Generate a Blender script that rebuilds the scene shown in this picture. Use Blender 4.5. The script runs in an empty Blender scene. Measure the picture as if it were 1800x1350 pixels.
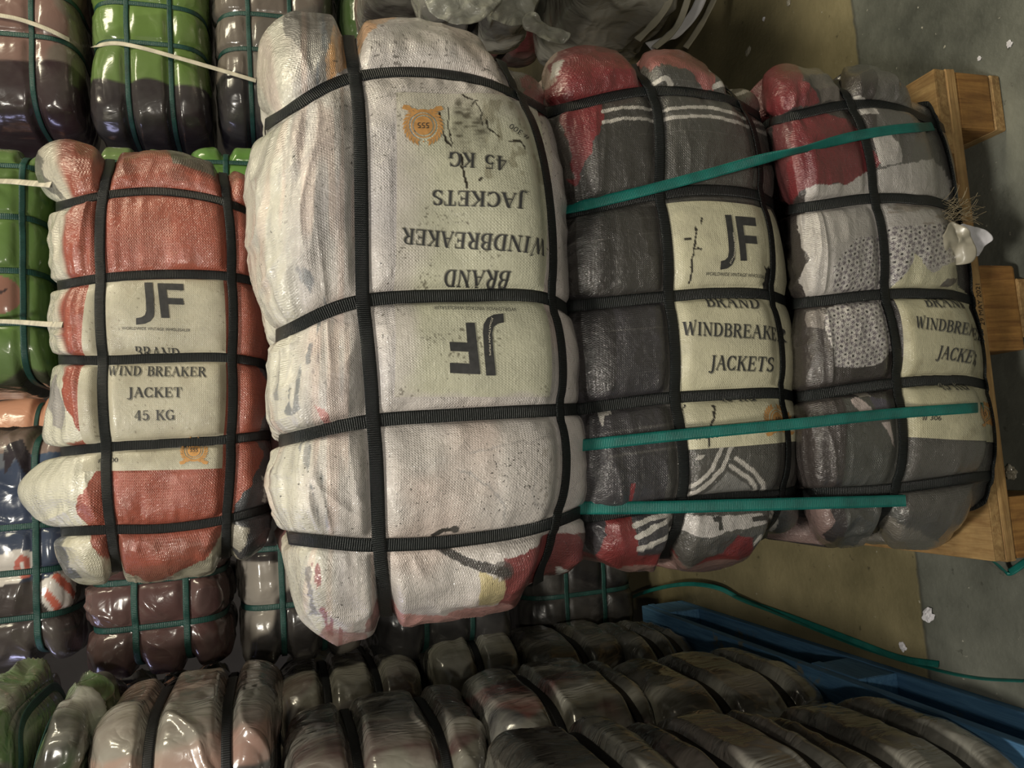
import bpy, bmesh, math, random
import numpy as np
from math import sin, cos, radians, pi, tan
from mathutils import Vector, Matrix

random.seed(4)
SC = bpy.context.scene
COL = SC.collection
# ---------------------------------------------------------------- camera
# the photograph was taken with the phone on its side: world "up" points to the left edge of the frame
FPX = 1350.0                                    # focal length in pixels of the 1800 px wide frame
YAW, PITCH, ROLL, CAMH = 5.5, 17.4, 2.3, 1.228
_a, _p, _r = map(radians, (YAW, PITCH, ROLL))
CF = np.array([sin(_a)*cos(_p), cos(_a)*cos(_p), -sin(_p)])
_R0 = np.array([cos(_a), -sin(_a), 0.0]); _U0 = np.cross(_R0, CF)
IR = -_U0*cos(_r) - _R0*sin(_r)                 # direction of the frame's right edge
IU = _R0*cos(_r) - _U0*sin(_r)                  # direction of the frame's top edge
CC = np.array([0.0, 0.0, CAMH])
cam = bpy.data.cameras.new('camera'); cam.sensor_fit = 'HORIZONTAL'; cam.sensor_width = 36
cam.lens = 36*FPX/1800; cam.clip_start = 0.02; cam.clip_end = 60
camo = bpy.data.objects.new('camera', cam); COL.objects.link(camo)
camo.matrix_world = Matrix(((IR[0], IU[0], -CF[0], 0), (IR[1], IU[1], -CF[1], 0), (IR[2], IU[2], -CF[2], CAMH), (0, 0, 0, 1)))
SC.camera = camo
# ---------------------------------------------------------------- world, exposure, lamps
SC.view_settings.view_transform = 'Standard'; SC.view_settings.look = 'None'
SC.view_settings.exposure = -0.08; SC.view_settings.gamma = 1.0; SC.view_settings.use_curve_mapping = False
w = bpy.data.worlds.new('world'); SC.world = w; w.use_nodes = True
w.node_tree.nodes['Background'].inputs[0].default_value = (0.80, 0.86, 0.82, 1)
w.node_tree.nodes['Background'].inputs[1].default_value = 0.075

def lamp(name, loc, aim, power, size, color, sy=None):
    l = bpy.data.lights.new(name, 'AREA'); l.energy = power; l.size = size; l.color = color
    if sy: l.shape = 'RECTANGLE'; l.size_y = sy
    o = bpy.data.objects.new(name, l); COL.objects.link(o); o.location = loc
    o.rotation_euler = (Vector(aim)-Vector(loc)).to_track_quat('-Z', 'Y').to_euler()
    return o
lamp('aisle_front_lamp', (-0.12, -0.9, 1.47), (0.15, 1.1, 0.95), 11.5, 0.09, (1.0, 0.93, 0.80))
lamp('ceiling_lamp', (-0.5, -0.3, 3.1), (0.15, 1.2, 1.0), 58, 0.30, (1.0, 0.94, 0.82))
lamp('far_strip_lamp', (-2.2, 2.6, 3.0), (0.2, 2.6, 1.0), 16, 0.25, (0.62, 0.62, 1.0), 1.4)
lamp('side_aisle_lamp', (2.6, 0.8, 3.2), (0.9, 1.6, 0.0), 70, 0.5, (1.0, 0.90, 0.66), 1.5)

# ---------------------------------------------------------------- helpers
def ray(x, y):
    x = np.asarray(x, float)[..., None]; y = np.asarray(y, float)[..., None]
    return CF + (x-900)/FPX*IR - (y-675)/FPX*IU
def at_Y(x, y, Y):
    d = ray(x, y); return CC + d*((np.asarray(Y, float)-CC[1])/d[..., 1])[..., None]
def at_Z(x, y, Z):
    d = ray(x, y); return CC + d*((np.asarray(Z, float)-CC[2])/d[..., 2])[..., None]

def lin(r, g=None, b=None):
    if g is None: r, g, b = r
    f = lambda c: (c/255/12.92 if c/255 <= 0.04045 else ((c/255+0.055)/1.055)**2.4)
    return np.array([f(r), f(g), f(b)])

def _h(i, j, k, s):
    n = (i*73856093) ^ (j*19349663) ^ (k*83492791) ^ (s*2654435)
    n = n & 0x7fffffff
    n = ((n >> 13) ^ n) & 0x7fffffff
    n = (n*(n*n*15731+789221)+1376312589) & 0x7fffffff
    return n/1073741824.0-1.0
def noise(x, y, z, seed=0):
    x = np.asarray(x, float); y = np.asarray(y, float)+0*x; z = np.asarray(z, float)+0*x
    i = np.floor(x).astype(np.int64); j = np.floor(y).astype(np.int64); k = np.floor(z).astype(np.int64)
    u = x-i; v = y-j; t = z-k
    u = u*u*(3-2*u); v = v*v*(3-2*v); t = t*t*(3-2*t)
    r = 0
    for a in (0, 1):
        for b in (0, 1):
            for c in (0, 1):
                r = r+_h(i+a, j+b, k+c, seed)*(u if a else 1-u)*(v if b else 1-v)*(t if c else 1-t)
    return r
def fbm(x, y, z, seed=0, o=3):
    r = 0; a = 1.0; f = 1.0
    for q in range(o):
        r = r+a*noise(x*f, y*f, z*f, seed+q*17); a *= .5; f *= 2.03
    return r
def sstep(a, b, x):
    t = np.clip((x-a)/(b-a), 0, 1); return t*t*(3-2*t)

def tag(o, label=None, cat=None, group=None, kind=None):
    if label: o['label'] = label
    if cat: o['category'] = cat
    if group: o['group'] = group
    if kind: o['kind'] = kind
    return o
def link(name, me, mat, parent=None):
    o = bpy.data.objects.new(name, me); COL.objects.link(o)
    if mat: me.materials.append(mat)
    if parent: o.parent = parent
    return o
def mesh_np(name, V, Q, mat, parent=None, col=None, uv=None, smooth=True):
    """mesh from numpy: V (n,3), Q (m,4) quads"""
    me = bpy.data.meshes.new(name)
    V = np.ascontiguousarray(V, np.float32); Q = np.ascontiguousarray(Q, np.int32)
    k = Q.shape[1]
    me.vertices.add(len(V)); me.vertices.foreach_set('co', V.ravel())
    me.loops.add(Q.size); me.loops.foreach_set('vertex_index', Q.ravel())
    me.polygons.add(len(Q)); me.polygons.foreach_set('loop_start', np.arange(0, Q.size, k, dtype=np.int32))
    if smooth: me.polygons.foreach_set('use_smooth', np.ones(len(Q), bool))
    me.update(calc_edges=True); me.validate()
    if col is not None:
        c = np.ones((len(V), 4), np.float32); c[:, :3] = col
        a = me.color_attributes.new('Col', 'FLOAT_COLOR', 'POINT'); a.data.foreach_set('color', c.ravel())
    if uv is not None:
        l = me.uv_layers.new(name='UVMap'); li = np.zeros(len(me.loops), np.int32); me.loops.foreach_get('vertex_index', li)
        l.data.foreach_set('uv', np.ascontiguousarray(uv[li], np.float32).ravel())
    return link(name, me, mat, parent)

def empty(name, loc=(0, 0, 0)):
    o = bpy.data.objects.new(name, None); COL.objects.link(o); o.location = loc; o.empty_display_size = .05
    return o

# ---------------------------------------------------------------- materials
class NT:
    def __init__(s, name):
        s.m = bpy.data.materials.new(name); s.m.use_nodes = True; s.t = s.m.node_tree; s.b = s.t.nodes['Principled BSDF']
    def n(s, typ, **kw):
        x = s.t.nodes.new(typ)
        for k, v in kw.items():
            if k.startswith('i_'):
                key = k[2:]; key = int(key) if key.isdigit() else key.replace('_', ' ')
                if isinstance(v, bpy.types.NodeSocket): s.t.links.new(v, x.inputs[key])
                else: x.inputs[key].default_value = v
            else: setattr(x, k, v)
        return x
    def l(s, a, b): s.t.links.new(a, b)
    def math(s, op, a, b=0.0, c=None):
        x = s.n('ShaderNodeMath', operation=op)
        for i, v in enumerate((a, b) if c is None else (a, b, c)):
            if isinstance(v, bpy.types.NodeSocket): s.l(v, x.inputs[i])
            else: x.inputs[i].default_value = v
        return x.outputs[0]
    def mix(s, f, a, b, typ='MIX'):
        x = s.n('ShaderNodeMix', data_type='RGBA', blend_type=typ)
        for i, v in ((0, f), (6, a), (7, b)):
            if isinstance(v, bpy.types.NodeSocket): s.l(v, x.inputs[i])
            else: x.inputs[i].default_value = v if i == 0 else (tuple(v)+(1,))[:4]
        return x.outputs[2]
def set_in(b, **kw):
    for k, v in kw.items(): b.inputs[k.replace('_', ' ')].default_value = v

def mat_woven(name, weave=1.0, rough=.42, coat=.45, speck=0.0, crinkle=1.0, period=.0042):
    N = NT(name); b = N.b
    at = N.n('ShaderNodeAttribute', attribute_name='Col')
    tc = N.n('ShaderNodeTexCoord'); ob = tc.outputs['Object']
    sp = N.n('ShaderNodeSeparateXYZ'); N.l(N.n('ShaderNodeUVMap').outputs[0], sp.inputs[0])
    col = at.outputs['Color']
    n1 = N.n('ShaderNodeTexNoise', i_Vector=ob, i_Scale=28.0, i_Detail=6.0, i_Roughness=.62)
    col = N.mix(.55, col, N.n('ShaderNodeMapRange', i_Value=n1.outputs[0], i_1=.3, i_2=.7, i_3=.66, i_4=1.16).outputs[0], 'MULTIPLY')
    if speck:
        n2 = N.n('ShaderNodeTexNoise', i_Vector=ob, i_Scale=230.0, i_Detail=3.0, i_Roughness=.6)
        n3 = N.n('ShaderNodeTexNoise', i_Vector=ob, i_Scale=7.0, i_Detail=2.0)
        th = N.math('MULTIPLY_ADD', n3.outputs[0], -.20, .80)
        sk = N.math('MULTIPLY', N.math('GREATER_THAN', n2.outputs[0], th), speck)
        col = N.mix(sk, col, (.03, .028, .022))
    # weave: slightly irregular threads
    wn = N.n('ShaderNodeTexNoise', i_Vector=ob, i_Scale=14.0, i_Detail=2.0)
    k = 2*pi/period
    su = N.math('SINE', N.math('MULTIPLY_ADD', wn.outputs[0], 9.0, N.math('MULTIPLY', sp.outputs[0], k)))
    sv = N.math('SINE', N.math('MULTIPLY_ADD', wn.outputs[0], -7.0, N.math('MULTIPLY', sp.outputs[1], k)))
    wv = N.math('ADD', N.math('MULTIPLY', su, sv), N.math('MULTIPLY', N.math('ADD', su, sv), .35))
    thr = N.math('MULTIPLY_ADD', wv, .025*weave, 1.0)
    col = N.mix(1.0, col, thr, 'MULTIPLY')
    N.l(col, b.inputs['Base Color'])
    am = N.n('ShaderNodeTexNoise', i_Vector=ob, i_Scale=22.0, i_Detail=3.0)
    ws = N.math('MULTIPLY', wv, N.n('ShaderNodeMapRange', i_Value=am.outputs[0], i_1=.35, i_2=.65, i_3=.25, i_4=1.0).outputs[0])
    b1 = N.n('ShaderNodeBump', i_Height=ws, i_Distance=.00028*weave, i_Strength=1.0)
    cr = N.n('ShaderNodeTexNoise', i_Vector=ob, i_Scale=100.0, i_Detail=5.0, i_Roughness=.62, i_Distortion=1.0)
    b2 = N.n('ShaderNodeBump', i_Height=cr.outputs[0], i_Distance=.0022*crinkle, i_Strength=.9, i_Normal=b1.outputs[0])
    N.l(b2.outputs[0], b.inputs['Normal']); N.l(b2.outputs[0], b.inputs['Coat Normal'])
    set_in(b, Roughness=rough, Coat_Weight=coat, Coat_Roughness=.10)
    return N.m
def mat_film(name, rough=.25, scale=16.0, dist=.008, haze=.35, hazecol=(.30, .29, .26), coat=.3):
    """clothes seen through crinkled clear wrap"""
    N = NT(name); b = N.b
    at = N.n('ShaderNodeAttribute', attribute_name='Col')
    ob = N.n('ShaderNodeTexCoord').outputs['Object']
    mp = N.n('ShaderNodeMapping', i_Vector=ob); mp.inputs['Rotation'].default_value = (.5, .9, .7); mp.inputs['Scale'].default_value = (1.0, 2.0, .8)
    n1 = N.n('ShaderNodeTexNoise', i_Vector=mp.outputs[0], i_Scale=scale, i_Detail=3.5, i_Roughness=.5, i_Distortion=1.2)
    rg = N.math('ABSOLUTE', N.math('SUBTRACT', n1.outputs[0], .5))
    n2 = N.n('ShaderNodeTexNoise', i_Vector=mp.outputs[0], i_Scale=scale*.32, i_Detail=5.0, i_Roughness=.55, i_Distortion=.6)
    f = N.n('ShaderNodeMapRange', i_Value=n2.outputs[0], i_1=.42, i_2=.62, i_3=0.0, i_4=haze).outputs[0]
    N.l(N.mix(f, at.outputs['Color'], hazecol), b.inputs['Base Color'])
    b1 = N.n('ShaderNodeBump', i_Height=rg, i_Distance=dist, i_Strength=.75)
    n3 = N.n('ShaderNodeTexNoise', i_Vector=ob, i_Scale=scale*5, i_Detail=4.0, i_Distortion=.8)
    b2 = N.n('ShaderNodeBump', i_Height=n3.outputs[0], i_Distance=dist*.10, i_Strength=.5, i_Normal=b1.outputs[0])
    N.l(b2.outputs[0], b.inputs['Normal']); N.l(b2.outputs[0], b.inputs['Coat Normal'])
    set_in(b, Roughness=rough, Coat_Weight=coat, Coat_Roughness=.12)
    return N.m
def mat_strap(name, col, rough=.38, rib=.0026, bump=.0004, spec=.5):
    N = NT(name); b = N.b
    sp = N.n('ShaderNodeSeparateXYZ'); N.l(N.n('ShaderNodeUVMap').outputs[0], sp.inputs[0])
    s = N.math('SINE', N.math('MULTIPLY', sp.outputs[0], 2*pi/rib))
    s2 = N.math('SINE', N.math('MULTIPLY', sp.outputs[1], 2*pi/.0019))
    h = N.math('ADD', s, N.math('MULTIPLY', N.math('MULTIPLY', s, s2), .5))
    bm = N.n('ShaderNodeBump', i_Height=h, i_Distance=bump, i_Strength=1.0)
    N.l(bm.outputs[0], b.inputs['Normal'])
    ob = N.n('ShaderNodeTexCoord').outputs['Object']
    n = N.n('ShaderNodeTexNoise', i_Vector=ob, i_Scale=30.0, i_Detail=4.0)
    m = N.n('ShaderNodeMapRange', i_Value=n.outputs[0], i_1=.3, i_2=.7, i_3=.75, i_4=1.3).outputs[0]
    N.l(N.mix(1.0, col, m, 'MULTIPLY'), b.inputs['Base Color'])
    set_in(b, Roughness=rough); b.inputs['Specular IOR Level'].default_value = spec*.75
    return N.m
def mat_plain(name, col, rough=.7, coat=0.0, nscale=40., namt=.2, bump=0.0):
    N = NT(name); b = N.b
    ob = N.n('ShaderNodeTexCoord').outputs['Object']
    n = N.n('ShaderNodeTexNoise', i_Vector=ob, i_Scale=nscale, i_Detail=5.0)
    m = N.n('ShaderNodeMapRange', i_Value=n.outputs[0], i_1=.3, i_2=.7, i_3=1-namt, i_4=1+namt).outputs[0]
    N.l(N.mix(1.0, col, m, 'MULTIPLY'), b.inputs['Base Color'])
    if bump:
        N.l(N.n('ShaderNodeBump', i_Height=n.outputs[0], i_Distance=bump).outputs[0], b.inputs['Normal'])
    set_in(b, Roughness=rough, Coat_Weight=coat, Coat_Roughness=.2)
    return N.m
def mat_wood(name, c1, c2, axis=0, paint=None):
    N = NT(name); b = N.b
    ob = N.n('ShaderNodeTexCoord').outputs['Object']
    mp = N.n('ShaderNodeMapping', i_Vector=ob); s = [22., 22., 22.]; s[axis] = 1.6; mp.inputs['Scale'].default_value = s
    n = N.n('ShaderNodeTexNoise', i_Vector=mp.outputs[0], i_Scale=5.0, i_Detail=6.0, i_Roughness=.65, i_Distortion=.6)
    f = N.n('ShaderNodeMapRange', i_Value=n.outputs[0], i_1=.35, i_2=.66, i_3=0., i_4=1.).outputs[0]
    col = N.mix(f, c1, c2)
    n2 = N.n('ShaderNodeTexNoise', i_Vector=ob, i_Scale=9.0, i_Detail=6.0, i_Roughness=.7)
    if paint is not None:
        f2 = N.n('ShaderNodeMapRange', i_Value=n2.outputs[0], i_1=.60, i_2=.66, i_3=0., i_4=.75).outputs[0]
        col = N.mix(f2, col, paint)
    else:
        f2 = N.n('ShaderNodeMapRange', i_Value=n2.outputs[0], i_1=.35, i_2=.7, i_3=1.1, i_4=.55).outputs[0]
        col = N.mix(1.0, col, f2, 'MULTIPLY')
    N.l(col, b.inputs['Base Color'])
    N.l(N.n('ShaderNodeBump', i_Height=n.outputs[0], i_Distance=.0015).outputs[0], b.inputs['Normal'])
    set_in(b, Roughness=.72)
    return N.m
def mat_floor():
    N = NT('polished_concrete'); b = N.b
    ob = N.n('ShaderNodeTexCoord').outputs['Object']
    sp = N.n('ShaderNodeSeparateXYZ', i_Vector=ob)
    n = N.n('ShaderNodeTexNoise', i_Vector=ob, i_Scale=3.2, i_Detail=8.0, i_Roughness=.62)
    f = N.n('ShaderNodeMapRange', i_Value=n.outputs[0], i_1=.32, i_2=.68, i_3=0., i_4=1.).outputs[0]
    brown = N.mix(f, tuple(lin(96, 90, 66)), tuple(lin(134, 124, 92)))
    grey = N.mix(f, tuple(lin(70, 72, 66)), tuple(lin(116, 118, 108)))
    n4 = N.n('ShaderNodeTexNoise', i_Vector=ob, i_Scale=30.0, i_Detail=6.0)
    edge = N.math('MULTIPLY_ADD', N.math('SUBTRACT', n4.outputs[0], .5), .012, sp.outputs[1])
    side = N.n('ShaderNodeMapRange', i_Value=edge, i_1=1.268, i_2=1.276, i_3=0., i_4=1.).outputs[0]
    col = N.mix(side, grey, brown)
    # joint line
    j = N.n('ShaderNodeMapRange', i_Value=N.math('ABSOLUTE', N.math('SUBTRACT', edge, 1.270)), i_1=.0, i_2=.006, i_3=.55, i_4=0.).outputs[0]
    col = N.mix(j, col, (.02, .02, .018))
    n5 = N.n('ShaderNodeTexNoise', i_Vector=ob, i_Scale=70.0, i_Detail=3.0, i_Roughness=.55)
    col = N.mix(N.n('ShaderNodeMapRange', i_Value=n5.outputs[0], i_1=.70, i_2=.74, i_3=0., i_4=.7).outputs[0], col, (.42, .40, .33))
    n6 = N.n('ShaderNodeTexNoise', i_Vector=ob, i_Scale=45.0, i_Detail=5.0, i_Roughness=.6)
    col = N.mix(N.n('ShaderNodeMapRange', i_Value=n6.outputs[0], i_1=.64, i_2=.72, i_3=0., i_4=.6).outputs[0], col, (.02, .018, .012))
    N.l(col, b.inputs['Base Color'])
    N.l(N.n('ShaderNodeBump', i_Height=n5.outputs[0], i_Distance=.0015).outputs[0], b.inputs['Normal'])
    N.l(N.n('ShaderNodeMapRange', i_Value=n.outputs[0], i_1=.3, i_2=.7, i_3=.38, i_4=.7).outputs[0], b.inputs['Roughness'])
    return N.m

M = dict(
    sack=mat_woven('stained_woven_sack', 1.0, .42, 1.0, speck=.9, period=.0032),
    woven=mat_woven('woven_wrap', 1.4, .38, 1.0, speck=.25, period=.0046),
    clear=mat_woven('clear_woven_wrap', 1.0, .34, 1.0, crinkle=1.2, period=.0032),
    label=mat_woven('printed_label_cloth', .6, .45, .5, speck=.2, crinkle=.55, period=.0034),
    film=mat_film('crinkled_clear_film', .26, 7.5, .012, .9, (.34, .33, .285), 1.0),
    tight=mat_film('tight_clear_film', .22, 12.0, .003, .12, (.3, .3, .27), .4),
    dull=mat_film('dull_film', .35, 12.0, .005, .35, (.2, .19, .17), .1),
    black=mat_strap('black_ribbed_strap', tuple(lin(25, 28, 28)), .32),
    blackfar=mat_strap('black_strap', tuple(lin(24, 25, 27)), .45, .004, .0002),
    darkteal=mat_strap('dark_green_strap', tuple(lin(38, 72, 66)), .3, .004, .0002),
    teal=mat_strap('teal_strap', tuple(lin(18, 100, 92)), .32, .0022, .00022),
    cream=mat_strap('cream_strap', tuple(lin(205, 198, 180)), .5, .004, .0001),
    ink=mat_plain('printing_ink', tuple(lin(52, 52, 52)), .6, .3, 160., .25),
    inkg=mat_plain('grey_shadow_ink', tuple(lin(120, 118, 104)), .6, .3, 160., .2),
    gold=mat_plain('gold_ink', tuple(lin(186, 138, 82)), .6, .3, 160., .2),
    crack=mat_plain('black_grime', tuple(lin(30, 28, 24)), .8, 0, 90., .3),
    wood=mat_wood('pallet_pine', tuple(lin(184, 150, 98)), tuple(lin(146, 110, 66)), 0),
    woody=mat_wood('pallet_pine_long', tuple(lin(180, 148, 98)), tuple(lin(140, 106, 64)), 1),
    block=mat_wood('chipboard_block', tuple(lin(168, 124, 66)), tuple(lin(128, 88, 44)), 2),
    blue=mat_wood('blue_painted_wood', tuple(lin(62, 104, 142)), tuple(lin(88, 134, 170)), 1, paint=tuple(lin(128, 122, 96))),
    white=mat_plain('white_paper', tuple(lin(205, 203, 208)), .6, 0, 30., .06, .002),
    pouch=mat_plain('grey_plastic_pouch', tuple(lin(160, 154, 138)), .35, .4, 20., .15),
    fibre=mat_plain('loose_thread', tuple(lin(120, 108, 84)), .6),
    floor=mat_floor(),
    wall=mat_plain('warehouse_wall_paint', tuple(lin(70, 66, 62)), .85, 0, 4., .2),
)
def clearplastic():
    N = NT('milky_clear_plastic'); b = N.b
    ob = N.n('ShaderNodeTexCoord').outputs['Object']
    n = N.n('ShaderNodeTexNoise', i_Vector=ob, i_Scale=14., i_Detail=5., i_Distortion=1.5)
    N.l(N.n('ShaderNodeBump', i_Height=n.outputs[0], i_Distance=.012).outputs[0], b.inputs['Normal'])
    N.l(N.n('ShaderNodeMapRange', i_Value=n.outputs[0], i_1=.35, i_2=.65, i_3=.45, i_4=.9).outputs[0], b.inputs['Alpha'])
    set_in(b, Base_Color=(.34, .34, .29, 1), Roughness=.2)
    return N.m
M['plastic'] = clearplastic()

# ---------------------------------------------------------------- floor and walls
def box(name, lo, hi, mat, parent=None, bev=0.0, jitter=0.0):
    bm = bmesh.new(); bmesh.ops.create_cube(bm, size=1.0)
    lo = Vector(lo); hi = Vector(hi); c = (lo+hi)/2; d = hi-lo
    for v in bm.verts: v.co = Vector((v.co.x*d.x, v.co.y*d.y, v.co.z*d.z))+c
    if bev: bmesh.ops.bevel(bm, geom=bm.edges[:], offset=bev, segments=2, affect='EDGES', profile=.6)
    if jitter:
        for v in bm.verts: v.co += Vector([random.uniform(-jitter, jitter) for _ in range(3)])
    me = bpy.data.meshes.new(name); bm.to_mesh(me); bm.free()
    return link(name, me, mat, parent)
tag(box('floor', (-6, -3, -.1), (6, 7, 0), M['floor']), kind='structure')
tag(box('wall_back', (-6, 5.0, 0), (6, 5.1, 4.5), M['wall']), kind='structure')
tag(box('wall_left', (-6.1, -3, 0), (-6, 7, 4.5), M['wall']), kind='structure')

# ---------------------------------------------------------------- bales
def catmull(xs, P, x):
    """cubic hermite through nodes xs (k,), P (...,k,dim) ; x any shape in node units"""
    xs = np.asarray(xs, float)
    m = np.gradient(P, xs, axis=0)
    i = np.clip(np.searchsorted(xs, x, side='right')-1, 0, len(xs)-2)
    h = (xs[i+1]-xs[i]); u = (x-xs[i])/h
    u = u.reshape(u.shape+(1,)*(P.ndim-1)); hh = h.reshape(u.shape)
    return ((2*u**3-3*u**2+1)*P[i]+(u**3-2*u**2+u)*hh*m[i]+(-2*u**3+3*u**2)*P[i+1]+(u**3-u**2)*hh*m[i+1])

class Bale:
    """a strapped bale: rounded body in (s,t,w) = (frame-down, frame-right, away); s is its long axis"""
    def __init__(s, a, b, c, Yc, ss, ts, n=4.0, A=.028, seed=1, G=.006, wr=1.0, lumps=(), labelbox=None):
        s.a, s.b, s.c, s.Yc, s.n, s.A, s.seed, s.G, s.wr = a, b, c, Yc, n, A, seed, G, wr
        s.ss = sorted(ss); s.ts = sorted(ts); s.lumps = lumps; s.labelbox = labelbox
        s.grid = None; s.ctr = None; s.fw = 1.0; s.fold = 0.0; s.kb = .72; s.kt = 0.0
    def lattice(s, rs, cs, P):
        s.rs = np.array(rs, float); s.cs = np.array(cs, float); s.grid = np.array(P, float)   # (rows, cols, 2)
        return s
    def place(s, ctr, rot=0.0, tilt=0.0):
        s.ctr = np.array(ctr, float); s.rot = rot; s.tilt = tilt
        return s
    def px(s, ps, pt):
        ps = np.asarray(ps, float); pt = np.asarray(pt, float); sh = ps.shape
        ps = ps.ravel(); pt = pt.ravel()
        R = catmull(s.rs, s.grid, ps)                       # (N, cols, 2)
        xs = s.cs; m = np.gradient(R, xs, axis=1)
        i = np.clip(np.searchsorted(xs, pt, side='right')-1, 0, len(xs)-2)
        h = xs[i+1]-xs[i]; u = ((pt-xs[i])/h)[:, None]; h = h[:, None]; k = np.arange(len(ps))
        r = (2*u**3-3*u**2+1)*R[k, i]+(u**3-2*u**2+u)*h*m[k, i]+(-2*u**3+3*u**2)*R[k, i+1]+(u**3-u**2)*h*m[k, i+1]
        return r.reshape(sh+(2,))
    def wfront(s, ps, pt):
        return -np.clip(1-s.q(ps, pt), 0, 1)**(1/s.n)
    M_ = 9.0
    def q(s, ps, pt):
        return (np.abs(ps)**s.M_+np.abs(pt)**s.M_)**(s.n/s.M_)
    def proj(s, ps, pt, pw, which):
        """scale two of the coordinates until the point lies on the rounded body (which: 0 keeps s, 1 keeps t, 2 scales all)"""
        lo = np.zeros_like(pw); hi = np.full_like(pw, 3.0)
        for _ in range(36):
            r = (lo+hi)/2
            F = s.q(ps*(r if which else 1), pt*(1 if which == 1 else r))+np.abs(pw*r)**s.n
            lo = np.where(F < 1, r, lo); hi = np.where(F < 1, hi, r)
        return (ps*(r if which else 1), pt*(1 if which == 1 else r), pw*r)
    def inv(s, X, Y):
        """surface coordinates under points of the traced pattern plane"""
        X = np.asarray(X, float); Y = np.asarray(Y, float)
        gs, gt = np.meshgrid(np.linspace(-1, 1, 41), np.linspace(-1, 1, 41), indexing='ij')
        g = s.px(gs, gt).reshape(-1, 2)
        T = np.stack([X.ravel(), Y.ravel()], 1)
        ps = np.empty(len(T)); pt = np.empty(len(T))
        for k in range(0, len(T), 4000):
            j = ((T[k:k+4000, None, :]-g[None])**2).sum(-1).argmin(1)
            ps[k:k+4000] = gs.ravel()[j]; pt[k:k+4000] = gt.ravel()[j]
        e = 1e-3
        for _ in range(7):
            f = s.px(ps, pt); fs = (s.px(ps+e, pt)-f)/e; ft = (s.px(ps, pt+e)-f)/e; d = T-f
            det = fs[:, 0]*ft[:, 1]-fs[:, 1]*ft[:, 0]
            ps = np.clip(ps+np.clip((d[:, 0]*ft[:, 1]-d[:, 1]*ft[:, 0])/det, -.1, .1), -1.02, 1.02)
            pt = np.clip(pt+np.clip((fs[:, 0]*d[:, 1]-fs[:, 1]*d[:, 0])/det, -.1, .1), -1.02, 1.02)
        return ps.reshape(X.shape), pt.reshape(X.shape)
    def base(s, ps, pt, pw):
        if s.ctr is None:
            q = s.px(ps, pt); Yf = s.Yc+s.c*np.minimum(s.wfront(ps, pt), -s.kb*sstep(.5, 1, pt))+s.c*s.kt*sstep(.4, 1, -pt)
            P = at_Y(q[..., 0], q[..., 1], Yf)
            P[..., 1] = s.Yc+s.c*pw
            if getattr(s, 'deck', None): P[..., 2] = np.where(P[..., 1] > .945, np.maximum(P[..., 2], s.deck), P[..., 2])
            return P
        L = np.stack([-ps*s.a, pw*s.c, -pt*s.b], -1)
        return L@s.rotm().T+s.ctr
    def rotm(s):
        return np.array(Matrix.Rotation(s.rot, 3, 'Z')@Matrix.Rotation(s.tilt, 3, 'Y'))
    def normal(s, ps, pt, pw):
        e = s.M_-1; g = (np.abs(ps)**s.M_+np.abs(pt)**s.M_+1e-12)**(s.n/s.M_-1)
        N = np.stack([-np.sign(ps)*g*np.abs(ps)**e/s.a, np.sign(pw)*np.abs(pw)**(s.n-1)/s.c, -np.sign(pt)*g*np.abs(pt)**e/s.b], -1)
        N /= np.linalg.norm(N, axis=-1, keepdims=True)+1e-9
        return N if s.ctr is None else N@s.rotm().T
    def prof(s, p, straps, half, hw=.0085):
        """0 under a strap, 1 mid-way between straps; returns profile and distance in metres"""
        e = np.array([2*(-1)-straps[0]]+list(straps)+[2*1-straps[-1]]) if len(straps) else np.array([-3., 3.])
        i = np.clip(np.searchsorted(e, p, side='right')-1, 0, len(e)-2)
        lo, hi = e[i], e[i+1]
        d = np.minimum(p-lo, hi-p)*half; dm = (hi-lo)/2*half
        x = np.clip((d-hw)/(dm-hw), 0, 1)
        return np.sqrt(np.clip(1-(1-x)**2.2, 0, 1)), d, dm
    def D(s, ps, pt, pw, fine=True):
        bs, ds, dm = s.prof(ps, s.ss, s.a)
        bt, dt, _ = s.prof(pt, s.ts, s.b)
        A = s.A*np.clip(dm/.085, .75, 1.25)**.7*(1-.5*np.maximum(sstep(.75, 1, np.abs(pt)), sstep(.85, 1, np.abs(ps))))
        endw = sstep(.72, .95, np.abs(ps))
        g = np.exp(-(np.clip(dt-.0085, 0, 9)/.010)**2)
        if not len(s.ts): g = g*0
        side = 1-sstep(.90, .99, np.abs(pt))
        D = A*bs*(.72+.28*bt)-(s.G+(.014)*endw)*g*side*sstep(.0, .5, bs)
        x, y, z = ps*s.a, pt*s.b, pw*s.c
        sd = s.seed*3.7
        for (ls, lt, lw, amp, rad) in s.lumps:
            r2 = ((ps-ls)*s.a)**2+((pt-lt)*s.b)**2+((pw-lw)*s.c)**2
            D = D+amp*np.exp(-r2/rad**2)*bs
        lowm = sstep(.0, .45, bs)*(1-g)
        D = D+s.wr*.006*fbm(x*9+sd, y*9, z*9, s.seed, 2)*lowm
        if fine:
            k = s.wr
            h = noise(x*9+sd, y*75, z*75, s.seed+5)
            f = .0028*h*np.exp(-np.clip(ds-.008, 0, 9)/.035)*sstep(0, .01, ds-.008)
            h2 = 1-2*np.abs(noise(x*26+sd, y*24+1.3*noise(x*11, y*11, z*11, 3), z*24, s.seed+9))
            f = f+.0016*h2*lowm
            h3 = 1-2*np.abs(noise(x*30+sd+2.2*noise(x*8, y*8, z*8, 4), y*17, z*17+2*noise(x*9, y*9, z*9, 8), s.seed+19))
            top = sstep(.25, .7, np.maximum(sstep(.70, .95, np.abs(ps)), .8*sstep(.60, .95, -pt)))
            f = f+.0036*h3*top*lowm
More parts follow.
